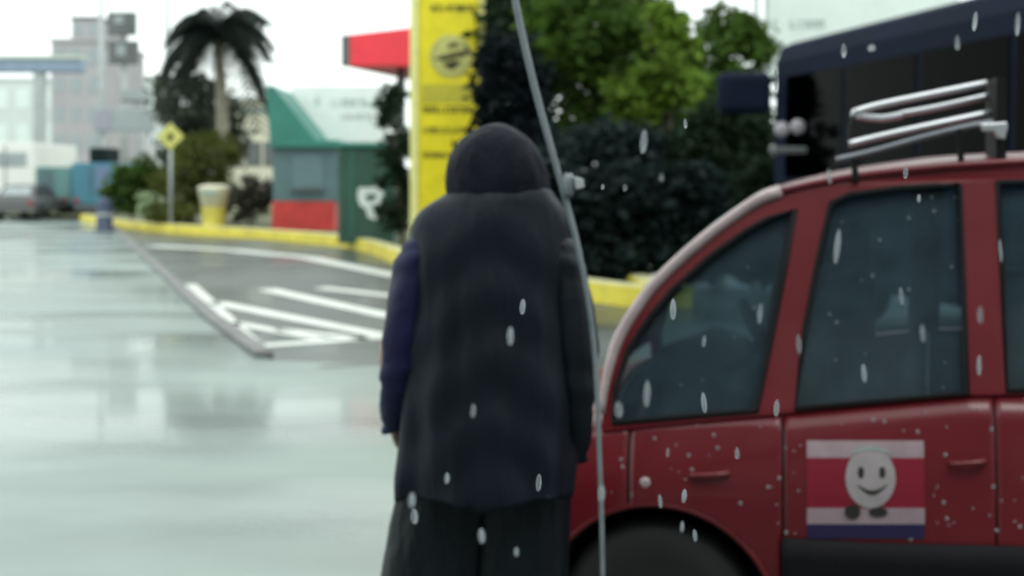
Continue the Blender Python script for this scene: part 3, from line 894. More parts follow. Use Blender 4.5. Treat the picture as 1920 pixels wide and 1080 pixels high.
# ------------------------------------------------------------------ yellow sign pylon
D = 22.5
a, c = px(785, 380, D), px(898, -160, D)
py = empty('sign_pylon', ((a.x + c.x)/2, D, 0.14), 'tall yellow sign pylon with round emblem behind the hooded head', 'sign')
MB().box((a.x, D, 0.14), (c.x, D + .35, c.z)).build('sign_panel', M['sign_yellow'], py, bevel=0.02)
l0, r0 = px(769, 380, D), px(910, 0, D)
MB().box((l0.x, D - .03, 0.14), (a.x - .004, D + .38, c.z)).build('edge_post', M['sign_yellow_pale'], py, bevel=0.02)
MB().box((c.x + .004, D - .03, 1.9), (r0.x, D + .38, c.z)).build('edge_post', M['sign_yellow_pale'], py, bevel=0.02)
for x0, x1, y0, y1, s in ((808, 892, 10, 21, 1), (793, 892, 200, 212, 2), (793, 888, 239, 250, 3), (794, 860, 286, 296, 4), (800, 880, -60, -49, 6)):
    lettering(x0, x1, y0, y1, D, M['olive_print'], py, s, gap=0.12)
def band(x0, x1, y0, y1, m, lift, nm):
    p, q = px(x0, y1, D - lift), px(x1, y0, D - lift)
    return MB().box((p.x, D - lift, p.z), (q.x, D - lift + .01, q.z)).build(nm, m, py)
band(790, 895, 158, 194, mat('ochre_band', (0.50, 0.44, 0.03), .5, var=.15), 0.006, 'colour_band')
cc = px(846, 105, D - .012)
MB().lathe((cc.x, D - .012, cc.z), [(.39, .01), (.39, -.008)], 'y', 32).build('emblem_disc', M['olive_pale'], py)
em = MB()
for k in range(28):
    a0, a1 = 2*math.pi*k/28, 2*math.pi*(k+1)/28
    if 0.25*math.pi < a0 < .72*math.pi: continue
    em.add([(cc.x + r*math.cos(t), D - .024, cc.z + r*math.sin(t)*1.0) for r, t in ((.36, a0), (.36, a1), (.335, a1), (.335, a0))], [(0, 1, 2, 3)])
em.build('emblem_ring', mat('mid_olive', (.34, .31, .06), .6), py)
def poly(pts, nm, lift=.026):
    q = [px(x, y, D - lift) for x, y in pts]
    return MB().prism([(p.x, D - lift, p.z) for p in q], (0, .008, 0)).build(nm, M['olive_print'], py)
poly([(812, 112), (830, 103), (850, 98), (884, 92), (872, 106), (856, 108), (832, 114)], 'emblem_wing')
poly([(828, 120), (850, 112), (866, 116), (850, 132), (842, 130)], 'emblem_wing')
poly([(838, 92), (842, 82), (856, 80), (862, 90), (850, 88)], 'emblem_wing')

# ------------------------------------------------------------------ trees and hedges
def leaf_cloud(blobs, n, size, seed, droop=0.3):
    """blobs: list of (centre, (rx,ry,rz)); many small leaf quads gathered in clumps"""
    r = random.Random(seed); vs, fs = [], []
    vols = [b[1][0]*b[1][1]*b[1][2] for b in blobs]; tot = sum(vols)
    for (c, rad), vol in zip(blobs, vols):
        m_ = max(40, int(n * vol / tot)); clumps = []
        for _ in range(max(5, m_ // 45)):
            while True:
                q = Vector((r.uniform(-1, 1), r.uniform(-1, 1), r.uniform(-1, 1)))
                if 0.35 < q.length < 1: break
            q = q.normalized() * (q.length ** 0.5)
            clumps.append(Vector((c[0] + q.x*rad[0], c[1] + q.y*rad[1], c[2] + q.z*rad[2])))
        cr_ = 0.26 * (rad[0]*rad[1]*rad[2]) ** (1/3)
        for _ in range(m_):
            p = r.choice(clumps) + Vector((r.gauss(0, 1), r.gauss(0, 1), r.gauss(0, .8))) * cr_ * .62
            u = Vector((r.gauss(0, 1), r.gauss(0, 1), r.gauss(0, .6) - droop)).normalized()
            w = u.cross(Vector((r.gauss(0, 1), r.gauss(0, 1), r.gauss(0, 1)))).normalized()
            s = size * r.uniform(.6, 1.5); k = len(vs)
            vs += [p, p + u*s*.5 + w*s*.28, p + u*s, p + u*s*.5 - w*s*.28]
            fs.append((k, k+1, k+2, k+3))
    b = MB(); b.v, b.f = vs, fs
    return b
def raw_build(b, name, m, parent):
    base = wpos(parent)
    me = bpy.data.meshes.new(name)
    me.from_pydata([tuple(p - base) for p in b.v], [], b.f); me.materials.append(m)
    o = bpy.data.objects.new(name, me); COL.objects.link(o); o.parent = parent
    return o
def tree(name, base, blobs, leafm, n, size, seed, label, trunk_r=.12, cat='tree', group=None):
    t = empty(name, base, label, cat, group)
    base = Vector(base); r = random.Random(seed)
    top = Vector(blobs[0][0])
    tb = MB()
    tb.tube(catmull([base, base.lerp(top, .4) + Vector((r.uniform(-.1, .1), 0, 0)), top], 5), [trunk_r*(1 - .7*i/10) for i in range(11)], 8)
    for c, rad in blobs:
        c = Vector(c)
        for _ in range(3):
            e = c + Vector((r.uniform(-.7, .7)*rad[0], r.uniform(-.7, .7)*rad[1], r.uniform(-.3, .7)*rad[2]))
            st = base.lerp(top, r.uniform(.35, .85))
            tb.tube(catmull([st, st.lerp(e, .5) + Vector((0, 0, .1)), e], 4), [trunk_r*.45*(1 - .8*i/8) for i in range(9)], 5)
    tb.build('trunk', M['trunk'], t, smooth=True)
    raw_build(leaf_cloud(blobs, n, size, seed), 'crown', leafm, t)
    return t
def bl(x, y, d, rx, ry, rd=None):
    """foliage mass centred on a photo point, radii in photo pixels"""
    k = d / F
    return (tuple(px(x, y, d)), (rx*k, (rd if rd else rx)*k, ry*k))
tree('leafy_tree', (px(1190, 0, 21).x, 21, .14), [bl(1185, 150, 21, 120, 130), bl(1100, 60, 21, 110, 95), bl(1260, 230, 21, 95, 85), bl(1150, 260, 21, 90, 70)],
     M['leaf_mid'], 7000, .20, 11, 'mid green bushy tree standing in the middle behind the dark board fence')
tree('leafy_tree', (px(1000, 0, 23).x, 23, .14), [bl(1010, 60, 23, 110, 110), bl(1060, 170, 23, 90, 100), bl(960, 40, 23, 70, 80)],
     M['leaf_dark'], 5000, .20, 12, 'dark green tree directly above the hooded head beside the yellow pylon')
tree('leafy_tree', (px(1350, 0, 24).x, 24, .14), [bl(1360, 130, 24, 90, 90), bl(1385, 60, 24, 60, 55), bl(1330, 235, 24, 100, 90)],
     M['leaf_mid'], 5000, .20, 13, 'green tree next to the far end of the dark coach')
tree('leafy_tree', (px(1180, 0, 27).x, 27, .14), [bl(1130, 20, 27, 110, 90), bl(1070, -60, 27, 140, 80), bl(1190, 60, 27, 80, 70)],
     M['leaf_olive'], 4500, .24, 14, 'olive tinged tree rising behind the other trees to the top edge')
tree('leafy_tree', (px(1230, 0, 19.6).x, 19.6, .14), [bl(1255, 140, 19.6, 55, 75), bl(1190, 190, 19.6, 50, 60), bl(1240, 40, 19.6, 40, 40)],
     M['leaf_light'], 2600, .17, 15, 'lighter green tree with bright leaves in the gap between darker trees')
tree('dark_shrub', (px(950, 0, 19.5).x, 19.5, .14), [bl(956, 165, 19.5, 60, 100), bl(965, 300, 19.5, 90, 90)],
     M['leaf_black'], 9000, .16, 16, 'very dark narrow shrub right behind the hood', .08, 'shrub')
tree('dark_shrub', (px(745, 0, 24).x, 25.4, .14), [bl(738, 235, 25.4, 26, 90), bl(735, 350, 25.4, 30, 90)],
     M['leaf_dark'], 2000, .16, 17, 'narrow dark shrub squeezed between green kiosk and yellow pylon', .06, 'shrub')
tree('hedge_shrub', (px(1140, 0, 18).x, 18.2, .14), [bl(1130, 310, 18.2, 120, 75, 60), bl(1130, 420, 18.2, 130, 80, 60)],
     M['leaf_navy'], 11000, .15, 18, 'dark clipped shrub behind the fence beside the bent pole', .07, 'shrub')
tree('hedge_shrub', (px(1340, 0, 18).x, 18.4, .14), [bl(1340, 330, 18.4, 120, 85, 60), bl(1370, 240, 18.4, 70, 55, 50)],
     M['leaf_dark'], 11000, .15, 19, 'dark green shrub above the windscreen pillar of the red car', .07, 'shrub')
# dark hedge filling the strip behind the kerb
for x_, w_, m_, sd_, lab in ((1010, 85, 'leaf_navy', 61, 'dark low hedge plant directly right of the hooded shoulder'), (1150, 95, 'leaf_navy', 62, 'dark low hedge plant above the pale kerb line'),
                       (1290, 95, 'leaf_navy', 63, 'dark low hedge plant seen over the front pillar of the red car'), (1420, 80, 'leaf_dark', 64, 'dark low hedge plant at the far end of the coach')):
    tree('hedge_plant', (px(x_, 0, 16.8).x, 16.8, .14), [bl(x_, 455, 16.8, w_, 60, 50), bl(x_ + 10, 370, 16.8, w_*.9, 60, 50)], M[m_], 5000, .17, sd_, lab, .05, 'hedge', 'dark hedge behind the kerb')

# ------------------------------------------------------------------ billboard above the coach
D = 30.0
a, c = px(1436, 110, D), px(1800, -60, D)
bb = empty('billboard', ((a.x + c.x)/2, D, 0), 'white billboard with small grey lettering rising over the dark coach', 'billboard')
MB().box((a.x, D, a.z - .6), (c.x, D + .25, c.z)).build('board', M['mint'], bb, bevel=.03)
MB().box((a.x - .03, D - .05, a.z - .6), (a.x + .03, D - .004, c.z)).build('edge_strip', M['steel'], bb)
lettering(1450, 1466, 38, 54, D, M['letter_grey'], bb, 21, nm='logo_mark')
lettering(1482, 1550, 38, 54, D, M['letter_grey'], bb, 22)
for x in (1470, 1740):
    p = px(x, 0, D + .3)
    MB().box((p.x - .12, D + .27, -.01), (p.x + .12, D + .5, a.z + .5)).build('leg', M['steel'], bb)
p = px(1418, 0, 32)
lp = empty('light_pole', (p.x, 32, 0), 'pale light pole beside the white billboard', 'pole')
MB().tube([(p.x, 32, -.01), (p.x, 32, 8)], [.11, .07], 10).build('shaft', M['steel'], lp, smooth=True)
MB().tube(catmull([(p.x, 32, 7.95), (p.x + .3, 31.6, 8.3), (p.x + .6, 31, 8.35)], 4), .04, 8).build('arm', M['steel'], lp, smooth=True)
MB().box((p.x + .5, 30.5, 8.3), (p.x + .75, 31.1, 8.42)).build('lamp_head', M['steel'], lp, bevel=.03)

# ------------------------------------------------------------------ kiosks and signs behind the yellow kerb
D = 34.0
a, c = px(511, 424, D), px(634, 266, D)
kk = empty('snack_kiosk', ((a.x + c.x)/2, D, .14), 'grey teal kiosk with red plinth and steep teal roof beside the litter bin', 'kiosk')
MB().box((a.x, D, .95), (c.x, D + 2.4, c.z)).build('wall', M['kiosk_grey'], kk, bevel=.02)
MB().box((a.x - .02, D - .02, .14), (c.x - .1, D + 2.42, .945)).build('plinth', M['kiosk_red'], kk, bevel=.02)
g = [px(499, 160, D - .2), px(512, 160, D - .2), px(592, 262, D - .2), px(634, 262, D - .2), px(634, 276, D - .2), px(506, 276, D - .2)]
MB().prism(g, (0, 2.7, 0)).build('roof', M['teal'], kk, bevel=.02)
p0, p1 = px(548, 352, D), px(606, 290, D)
MB().box((p0.x, D - .03, p0.z), (p1.x, D - .004, p1.z)).build('shutter', mat('shutter_grey', (.12, .19, .21), .5, var=.1), kk)
MB().box((p0.x - .05, D - .18, p0.z - .07), (p1.x + .05, D - .035, p0.z - .02)).build('counter', M['far_dark'], kk)
D = 36.5
a, c = px(545, 268, D), px(728, 160, D)
ws = empty('signboard', ((a.x + c.x)/2, D, 0), 'white signboard with faint grey lettering behind the teal kiosk roof', 'sign')
MB().box((a.x, D, a.z), (c.x, D + .25, c.z)).build('board', M['white_wall'], ws, bevel=.03)
lettering(592, 606, 184, 198, D, M['letter_grey'], ws, 31, nm='logo_mark')
lettering(622, 716, 186, 200, D, M['letter_grey'], ws, 32)
lettering(640, 700, 214, 224, D, M['sign_slate'], ws, 33)
p = px(728, 190, D)
MB().prism([px(716, 200, D - .01), px(728, 168, D - .01), px(738, 170, D - .01), px(738, 222, D - .01), px(722, 218, D - .01)], (0, -.1, 0)).build('corner_plate', M['far_dark'], ws)
for x in (600, 690):
    q = px(x, 0, D)
    MB().box((q.x - .08, D + .26, .1), (q.x + .08, D + .42, a.z + .6)).build('leg', M['steel'], ws)
D = 27.0
a, c = px(634, 458, D), px(738, 268, D)
gk = empty('green_booth', ((a.x + c.x)/2, D, .14), 'dark green booth with white emblem standing by the kerb left of the pylon', 'booth')
MB().box((a.x, D, .14), (c.x, D + 1.3, c.z - .1)).build('wall', M['green_dark'], gk, bevel=.02)
MB().box((a.x - .06, D - .08, c.z - .096), (c.x + .06, D + 1.38, c.z)).build('roof', M['teal'], gk, bevel=.02)
em_ = [(672, 352), (716, 350), (720, 368), (712, 380), (714, 398), (704, 412), (690, 408), (686, 392), (674, 384), (670, 368)]
MB().prism([px(x, y, D - .012) for x, y in em_], (0, .01, 0)).build('emblem', M['letter_white'], gk)
MB().prism([px(x, y, D - .016) for x, y in ((684, 366), (706, 364), (704, 374), (690, 378))], (0, .003, 0)).build('emblem_mark', M['green_dark'], gk)
for x in (658, 728):
    q = px(x, 0, D); MB().box((q.x, D - .012, .25), (q.x + .03, D - .004, c.z - .12)).build('corner_strip', M['teal'], gk)
D = 38.5
rs = empty('red_canopy', (px(720, 0, D).x, D, 0), 'red canopy fascia sticking out left of the yellow pylon top', 'canopy')
q = [px(642, 66, D), px(642, 124, D), px(800, 124, D), px(800, 48, D)]
MB().prism(q, (1.5, 5.0, 0)).build('fascia', M['sign_red'], rs, bevel=.03)
MB().prism([px(640, 66, D - .02), px(640, 125, D - .02), px(656, 125, D - .02), px(656, 66, D - .02)], (0, .015, 0)).build('end_band', M['car_grey'], rs)
q = px(752, 120, D + 1.2)
MB().tube([(q.x, D + 1.2, .1), (q.x, D + 1.2, px(0, 110, D).z)], .14, 12).build('column', M['far_dark'], rs, smooth=True)
# pale building with a dark strip
D = 62.0
a, c = px(425, 400, D), px(560, 188, D)
bu = empty('cream_building', ((a.x + c.x)/2, D, 0), 'low cream building with a dark window band between palm and kiosk', 'building')
MB().box((a.x, D, -.01), (c.x, D + 9, c.z)).build('wall', M['cream_wall'], bu)
p0, p1 = px(425, 312, D), px(560, 266, D)
for i in range(4):
    w = (p1.x - p0.x)/4
    MB().box((p0.x + w*i + .06, D - .03, p0.z), (p0.x + w*(i+1) - .06, D - .003, p1.z)).build('window', M['far_dark'], bu)
MB().box((a.x - .1, D - .4, c.z), (c.x + .1, D + 9.1, c.z + .18)).build('roof', M['far_wall'], bu)
p2 = px(440, 208, D)
MB().box((a.x + .4, D - .06, p2.z - .1), (c.x - .6, D - .003, p2.z + .12)).build('fascia_strip', M['letter_grey'], bu)

# litter bin
D = 35.0
p = px(401, 0, D)
lb = empty('litter_bin', (p.x, D, .14), 'cream litter bin with yellow lower half behind the yellow kerb', 'bin')
MB().lathe((p.x, D, .14), [(.30, 0), (.31, .03), (.35, .62), (.36, .64)], 'z', 20).build('lower_body', M['bin_yellow'], lb, smooth=True)
MB().lathe((p.x, D, .785), [(.36, 0), (.44, .50), (.46, .53), (.40, .58), (.20, .62)], 'z', 20).build('upper_body', M['bin_cream'], lb, smooth=True)
MB().box((p.x - .2, D - .45, 1.12), (p.x + .2, D - .30, 1.22)).build('slot', M['letter_grey'], lb)
# diamond warning sign
D = 36.0
p = px(319, 256, D)
ds = empty('warning_sign', (p.x, D, .14), 'small yellow diamond warning sign on a thin post near the palm', 'sign')
s = .40
MB().prism([(p.x - s, D, p.z), (p.x, D, p.z - s), (p.x + s, D, p.z), (p.x, D, p.z + s)], (0, .03, 0)).build('panel', mat('diamond_yellow', (.62, .60, .16), .5, var=.15), ds)
MB().prism([(p.x - .12, D - .006, p.z - .04), (p.x, D - .006, p.z - .16), (p.x + .12, D - .006, p.z - .02), (p.x + .02, D - .006, p.z + .14)], (0, .005, 0)).build('symbol', M['olive_print'], ds)
MB().tube([(p.x, D + .06, .1), (p.x, D + .06, p.z + s)], .05, 8).build('post', M['steel'], ds, smooth=True)

# palm tree
D = 40.0
base = px(412, 0, D); base.z = .14
crown = px(408, 56, D)
pt = empty('palm_tree', base, 'palm with drooping grey green fronds above the yellow kerb', 'tree')
MB().tube(catmull([base, base.lerp(crown, .5) + Vector((.12, 0, 0)), crown], 8), [.24 - .09*i/16 for i in range(17)], 12).build('trunk', M['palm_trunk'], pt, smooth=True)
r = random.Random(8)
for k in range(36):
    az = 2*math.pi*k/36 + r.uniform(-.15, .15); L = r.uniform(1.5, 2.1); lift = r.uniform(.35, 1.5) if k % 4 else r.uniform(-.4, .1)
    hd_ = Vector((math.cos(az), math.sin(az), 0)); spine = []
    for j in range(9):
        t = j/8
        spine.append(crown + hd_*L*(t**.9)*.85 + Vector((0, 0, L*(lift*t - 1.15*t*t))))
    fb = MB(); fb.tube(spine, [.03*(1 - .8*j/8) for j in range(9)], 4)
    sd = hd_.cross(Vector((0, 0, 1)))
    for j in range(1, 9):
        for q_ in (0.0, .33, .66):
            if j == 8 and q_ > 0: continue
            pp = spine[j].lerp(spine[min(8, j+1)], q_)
            for sg in (-1, 1):
                ll = .85*math.sin(math.pi*(.12 + .8*(j + q_)/9)) + .12
                tip = pp + sd*sg*ll*.75 + hd_*ll*.35 + Vector((0, 0, -ll*.55 + r.uniform(-.06, .06)))
                fb.add([pp - hd_*.075, pp + hd_*.075, tip], [(0, 1, 2)])
    o = raw_build(fb, 'frond', M['palm_leaf'], pt)
tree('round_tree', (px(360, 0, 43).x, 43, .14), [bl(345, 190, 43, 60, 65), bl(395, 240, 43, 60, 70), bl(345, 290, 43, 50, 55)], M['leaf_grey'], 4200, .26, 41,
     'dull green tree filling the space under the palm fronds')
tree('round_bush', (px(385, 0, 39).x, 39, .14), [bl(385, 300, 39, 62, 50), bl(340, 355, 39, 55, 45)], M['leaf_olive'], 3000, .2, 42,
     'olive bush at the foot of the palm behind the warning sign', .06, 'bush')
tree('round_bush', (px(470, 0, 38).x, 38, .14), [bl(472, 365, 38, 42, 38), bl(442, 385, 38, 26, 26)], mat('leaf_brown', (.055, .052, .035), .6, var=.4), 2600, .16, 43,
     'brownish dark bush between litter bin and teal kiosk', .06, 'bush')
tree('round_bush', (px(250, 0, 41).x, 41, .02), [bl(238, 355, 41, 34, 42), bl(268, 340, 41, 30, 46)], M['leaf_mid'], 2600, .2, 44,
     'green bush next to the blue truck at the road edge', .06, 'bush')
tree('round_bush', (px(278, 0, 38).x, 38, .14), [bl(276, 376, 38, 14, 22)], mat('leaf_pale', (.34, .44, .25), .6, var=.2), 500, .13, 45,
     'small pale green plant in front of the green bush', .03, 'plant')
tree('round_bush', (px(310, 0, 37).x, 37, .14), [bl(325, 398, 37, 48, 16)], M['leaf_olive'], 1500, .14, 46,
     'low olive ground plant left of the litter bin', .03, 'plant')

# ------------------------------------------------------------------ traffic and street furniture far left
def wheel(parent, c, r, w):
    return MB().lathe(c, [(r*.6, -w/2), (r*.95, -w/2), (r, -w*.35), (r, w*.35), (r*.95, w/2), (r*.6, w/2)], 'x', 18).build('wheel', M['rubber'], parent, smooth=True)
def box_vehicle(name, x0, x1, ytop, d, length, m, label, cat, panel=None):
    zg = 0.0
    a, c = px(x0, ytop, d), px(x1, ytop, d)
    v = empty(name, ((a.x + c.x)/2, d, 0), label, cat)
    top = a.z
    MB().box((a.x, d, .55), (c.x, d + length, top)).build('cargo_box', m, v, bevel=.05)
    w = c.x - a.x
    MB().box((a.x + .1, d - .08, .32), (c.x - .1, d + length, .53)).build('bumper', M['car_grey'], v, bevel=.03)
    for s in (a.x + .18, c.x - .18):
        for yy in (d + .6, d + length - .8):
            wheel(v, (s, yy, .36), .36, .24)
    for s in (a.x + .12, c.x - .30):
        MB().box((s, d - .03, .62), (s + .18, d - .004, .84)).build('tail_light', M['lamp_red'], v)
    if panel:
        MB().box((a.x + w*panel[0], d - .035, .95), (a.x + w*panel[1], d - .004, top - .12)).build('door_panel', panel[2], v)
    MB().box((a.x + w*.48, d - .05, .9), (a.x + w*.49 + .02, d - .036, top - .1)).build('door_seam', M['car_grey'], v)
    return v, a, c
v, a, c = box_vehicle('box_truck', 134, 208, 305, 50, 5.0, M['truck_blue'], 'blue box truck on the wet road beside the green bush', 'truck', (.62, .97, M['truck_pale']))
p = px(178, 290, 50)
MB().box((p.x - .35, 50.3, a.z + .004), (p.x + .40, 52, a.z + .62)).build('roof_unit', M['leaf_navy'], v, bevel=.08)
v, a, c = box_vehicle('panel_van', 66, 132, 312, 51.5, 4.0, M['van_teal'], 'grey teal panel van directly left of the blue truck', 'van', (.08, .42, M['kiosk_grey']))
v, a, c = box_vehicle('white_van', -40, 64, 268, 56, 5.5, M['white_paint'], 'white tall van at the left edge behind the charcoal car', 'van')
p0, p1 = px(-20, 312, 56), px(50, 286, 56)
MB().box((p0.x, 55.96, p0.z), (p1.x, 55.996, p1.z)).build('rear_window', M['far_glass'], v)
# charcoal car seen from behind
D = 48.0
a, c = px(-22, 0, D), px(64, 0, D)
cg = empty('saloon_car', ((a.x + c.x)/2, D, 0), 'charcoal saloon car low at the left edge of the wet road', 'car')
w = c.x - a.x; xc = (a.x + c.x)/2
rings = []
for yy, zt, ww in ((0, .62, .84), (.05, .82, .86), (.6, .86, .86), (3.2, .84, .86), (4.1, .70, .84), (4.2, .55, .80)):
    rings.append([(xc + sx*ww, D + yy, z) for sx, z in ((-1, .30), (-1.02, .52), (-.96, zt - .06), (-.85, zt), (.85, zt), (.96, zt - .06), (1.02, .52), (1, .30))])
MB().loft(rings).build('body', M['car_grey'], cg, bevel=.02)
rings = []
for yy, zt, ww in ((.35, .86, .78), (.9, 1.36, .62), (2.0, 1.40, .62), (2.9, .86, .76)):
    rings.append([(xc - ww, D + yy, .84), (xc - ww + .02, D + yy, zt), (xc + ww - .02, D + yy, zt), (xc + ww, D + yy, .84)])
MB().loft(rings).build('cabin', M['car_grey'], cg, bevel=.03)
MB().prism([(xc - .55, D + .46, .94), (xc + .55, D + .46, .94), (xc + .48, D + .80, 1.27), (xc - .48, D + .80, 1.27)], (0, -.03, .02)).build('rear_window', M['far_glass'], cg)
for s in (-1, 1):
    MB().box((xc + s*.72 - .1, D - .03, .58), (xc + s*.72 + .1, D + .02, .72)).build('tail_light', M['lamp_red'], cg)
    for yy in (.8, 3.3):
        wheel(cg, (xc + s*.78, D + yy, .31), .31, .2)

# gantry over the road
D = 70.0
a, c = px(-160, 135, D), px(152, 104, D)
ga = empty('road_gantry', ((a.x + c.x)/2, D, 0), 'blue grey beam gantry crossing over the road at the left edge', 'gantry')
MB().box((a.x, D, a.z), (c.x, D + .9, c.z - .2)).build('beam', M['steel_blue'], ga, bevel=.04)
MB().box((a.x, D - .1, c.z - .19), (c.x, D + 1.0, c.z)).build('top_rail', mat('pale_green_rail', (.55, .62, .52), .5, var=.1), ga)
for x in (70, -120):
    q = px(x, 0, D); MB().box((q.x - .28, D + .1, -.01), (q.x + .28, D + .7, a.z - .004)).build('post', M['steel'], ga, bevel=.04)
# pale far buildings
def block(name, x0, x1, ytop, d, m, label, depth=10, rows=0, cols=0, wm=None, roof=None):
    a, c = px(x0, ytop, d), px(x1, ytop, d)
    v = empty(name, ((a.x + c.x)/2, d, 0), label, 'building')
    MB().box((a.x, d, -.01), (c.x, d + depth, a.z)).build('wall', m, v, bevel=.05)
    MB().box((a.x - .15, d - .15, a.z + .002), (c.x + .15, d + depth + .15, a.z + .30)).build('parapet', roof or m, v)
    if rows:
        w, h = c.x - a.x, a.z - 1.0
        for i in range(cols):
            for j in range(rows):
                x = a.x + w*(i + .2)/cols; z = 1.2 + h*(j + .15)/rows
                MB().box((x, d - .05, z), (x + w*.6/cols, d - .004, z + h*.55/rows)).build('window', wm or M['sign_slate'], v)
    return v
block('apartment_block', 96, 190, 78, 120, M['far_grey'], 'grey stepped building showing above the gantry end', 14, 5, 3, M['far_glass'])
block('tower_block', 134, 186, 36, 135, M['far_grey'], 'taller grey brown tower peeking above the stepped building', 10, 8, 2, M['far_glass'], M['far_dark'])
block('office_block', -60, 310, 150, 150, M['far_wall'], 'wide pale white building in the hazy distance over the traffic', 14, 3, 9, M['mint'])
# dark two-tier signal board on a pole
D = 62.0
p = px(228, 70, D)
tb_ = empty('signal_board', (p.x, D, 0), 'dark two tier board high on a pole left of the palm', 'sign')
a, c = px(201, 66, D), px(254, 22, D)
MB().box((a.x, D, a.z), (c.x, D + .3, c.z)).build('upper_board', M['far_dark'], tb_, bevel=.04)
a2, c2 = px(203, 120, D), px(258, 76, D)
MB().box((a2.x, D, a2.z), (c2.x, D + .3, c2.z)).build('lower_board', M['far_dark'], tb_, bevel=.04)
for (x0, y0, x1, y1) in ((214, 30, 232, 44), (218, 84, 236, 104)):
    q0, q1 = px(x0, y1, D - .02), px(x1, y0, D - .02)
    MB().box((q0.x, D - .03, q0.z), (q1.x, D - .004, q1.z)).build('pale_panel', M['sign_slate'], tb_)
MB().tube([(p.x, D + .45, -.01), (p.x, D + .45, c.z)], .14, 10).build('pole', M['steel'], tb_, smooth=True)
for nm_, x, ttl in (('street_lamp', 190, 'thin pale lamp post rising past the stepped grey building'), ('street_lamp', 313, 'thin pale lamp post just left of the palm crown')):
    D = 58.0; q = px(x, 0, D)
    sl = empty(nm_, (q.x, D, 0), ttl, 'lamp post', 'thin street lamps along the road')
    MB().tube([(q.x, D, -.01), (q.x, D, 10.8)], [.16, .10], 10).build('shaft', M['steel'], sl, smooth=True)
    MB().tube(catmull([(q.x, D, 10.75), (q.x - .6, D - .4, 11.3), (q.x - 1.6, D - 1, 11.5)], 4), .06, 8).build('arm', M['steel'], sl, smooth=True)
    MB().box((q.x - 2.1, D - 1.2, 11.42), (q.x - 1.5, D - .8, 11.58)).build('lamp_head', M['steel'], sl, bevel=.05)
D = 54.0
a, c = px(174, 246, D), px(290, 203, D)
gs = empty('direction_sign', ((a.x + c.x)/2, D, 0), 'slate grey road sign panel above the blue truck', 'sign')
MB().box((a.x, D, a.z), (c.x, D + .15, c.z)).build('panel', M['sign_slate'], gs, bevel=.03)
q0, q1 = px(176, 244, D), px(208, 206, D)
MB().box((q0.x, D - .03, q0.z), (q1.x, D - .004, q1.z)).build('side_panel', mat('mauve_grey', (.34, .34, .38), .6, var=.1), gs)
for x in (190, 275):
    q = px(x, 0, D); MB().tube([(q.x, D + .25, -.01), (q.x, D + .25, c.z)], .08, 8).build('post', M['steel'], gs, smooth=True)
a, c = px(228, 188, D + 1), px(282, 168, D + 1)
hs = empty('name_plate', ((a.x + c.x)/2, D + 1, 0), 'small dark plate on a pole over the slate road sign', 'sign')
MB().box((a.x, D + 1, a.z), (c.x, D + 1.1, c.z)).build('plate', M['sign_slate'], hs, bevel=.02)
MB().box((a.x, D + .96, a.z - .1), (c.x, D + 1.06, a.z - .004)).build('plate_edge', M['far_dark'], hs)
q = px(255, 0, D + 1); MB().tube([(q.x, D + 1.2, -.01), (q.x, D + 1.2, c.z)], .08, 8).build('post', M['steel'], hs, smooth=True)
# small dark post at the head of the median
q = gp(196, 432)
mp_ = empty('median_bollard', (q.x, q.y, 0), 'short dark blue bollard at the far tip of the median kerb', 'bollard')
MB().lathe((q.x, q.y, 0), [(.34, -.01), (.32, .05), (.25, .08), (.23, .80), (.18, .92), (.05, .98)], 'z', 16).build('shaft', M['bollard'], mp_, smooth=True)
MB().lathe((q.x, q.y, .42), [(.255, 0), (.255, .10)], 'z', 16).build('band', M['steel'], mp_, smooth=True)

# ------------------------------------------------------------------ unseen shop row added behind the viewer to block low sky
for i, (x0, x1, h, c_) in enumerate(((-24, -6, 6.5, (.20, .19, .17)), (-5.6, 7, 8.0, (.10, .11, .12)), (7.4, 26, 7.0, (.16, .12, .10)))):
    v = empty('sky_blocker_shop', ((x0 + x1)/2, -6.5, 0), ('plain grey shop building', 'taller dark grey shop building', 'brown shop building')[i] + ' added unseen behind the viewer to block low sky', 'building',
              'added shops blocking the sky')
    MB().box((x0, -14, -.01), (x1, -6.5, h)).build('wall', mat('sky_blocker_wall', c_, .8, var=.2, scale=.5), v)
    MB().box((x0 - .1, -14.1, h + .002), (x1 + .1, -6.2, h + .4)).build('sky_blocker_cornice', M['far_grey'], v)
    n_ = int((x1 - x0)/2.6)
    for q_ in range(n_):
        xx = x0 + .4 + q_*(x1 - x0 - .4)/n_
        MB().box((xx, -6.49, 3.6), (xx + 1.6, -6.44, 5.4)).build('window', M['far_glass'], v)
        MB().box((xx, -6.49, .2), (xx + 2.0, -6.44, 2.7)).build('shopfront', M['far_glass'], v)
    MB().box((x0, -6.49, 2.9), (x1, -5.4, 3.05)).build('awning', M['far_dark'], v)

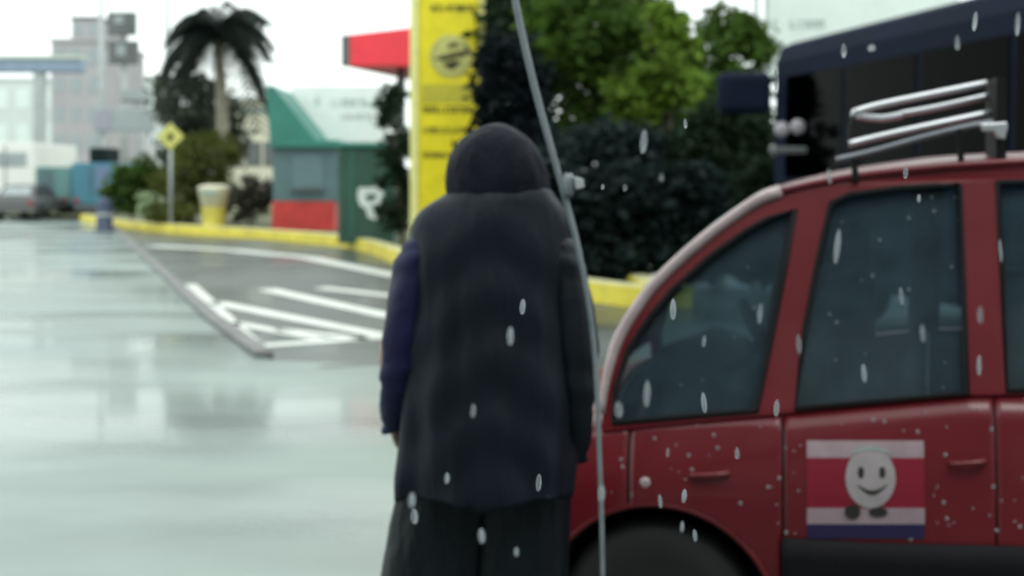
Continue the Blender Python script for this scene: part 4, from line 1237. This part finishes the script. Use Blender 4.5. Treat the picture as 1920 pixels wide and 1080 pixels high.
# ------------------------------------------------------------------ raindrops of the viewer's window pane, modelled hanging in the air
def drop_mesh():
    b = MB(); prof = [(.01, -1), (.5, -.88), (.85, -.55), (1, -.12), (.93, .3), (.68, .68), (.36, .9), (.01, 1)]
    rings = [[(r*math.cos(a), r*math.sin(a), h) for a in [2*math.pi*k/10 for k in range(10)]] for r, h in prof]
    b.loft(rings)
    return b
drops = [(980, 575, 13, 30), (957, 630, 13, 28), (887, 770, 10, 20), (772, 938, 12, 24), (777, 968, 14, 26), (903, 1005, 12, 20), (968, 1035, 11, 20), (838, 897, 10, 20),
         (1010, 905, 11, 22), (1128, 925, 13, 32), (1252, 848, 8, 18), (1238, 940, 9, 20), (1283, 930, 9, 16), (1279, 988, 9, 20), (1303, 1004, 9, 16), (1320, 640, 9, 24),
         (1213, 738, 11, 28), (1160, 768, 17, 22), (1425, 588, 12, 32), (1320, 755, 11, 28), (1690, 555, 9, 22), (1730, 625, 10, 26), (1620, 700, 11, 24), (1498, 645, 9, 36),
         (1838, 590, 9, 26), (1836, 685, 8, 24), (1876, 470, 8, 34), (1582, 95, 13, 28), (1634, 90, 16, 12), (1795, 80, 10, 22), (1828, 40, 9, 34), (1908, 45, 10, 38),
         (1456, 150, 11, 34), (1207, 265, 12, 26), (1570, 462, 11, 40), (1456, 765, 10, 22), (1382, 850, 10, 18), (1262, 580, 14, 30), (1723, 372, 8, 18),
         (1555, 330, 8, 20), (1698, 322, 10, 20), (1240, 332, 10, 12), (1172, 352, 8, 10), (1130, 350, 8, 10), (1285, 232, 9, 16)]
dm = drop_mesh(); r = random.Random(77); proto = None
for x, y, w, h in drops:
    d = r.uniform(0.8, 1.15)
    p = px(x, y, d); k = d / F
    if proto is None:
        proto = dm.build('raindrop', M['drop'], smooth=True); o = proto
    else:
        o = proto.copy(); COL.objects.link(o)
    o.location = p; q_ = r.uniform(.8, 1.2); o.scale = (w*k*.42*q_, w*k*.42*q_, h*k*.58*q_*r.uniform(.75, 1.35)); o.rotation_euler = (0, r.uniform(-.12, .12), 0)
    tag(o, 'small pale raindrop of the viewer window, set before the dark shapes', 'raindrop', 'raindrops of the viewer window')
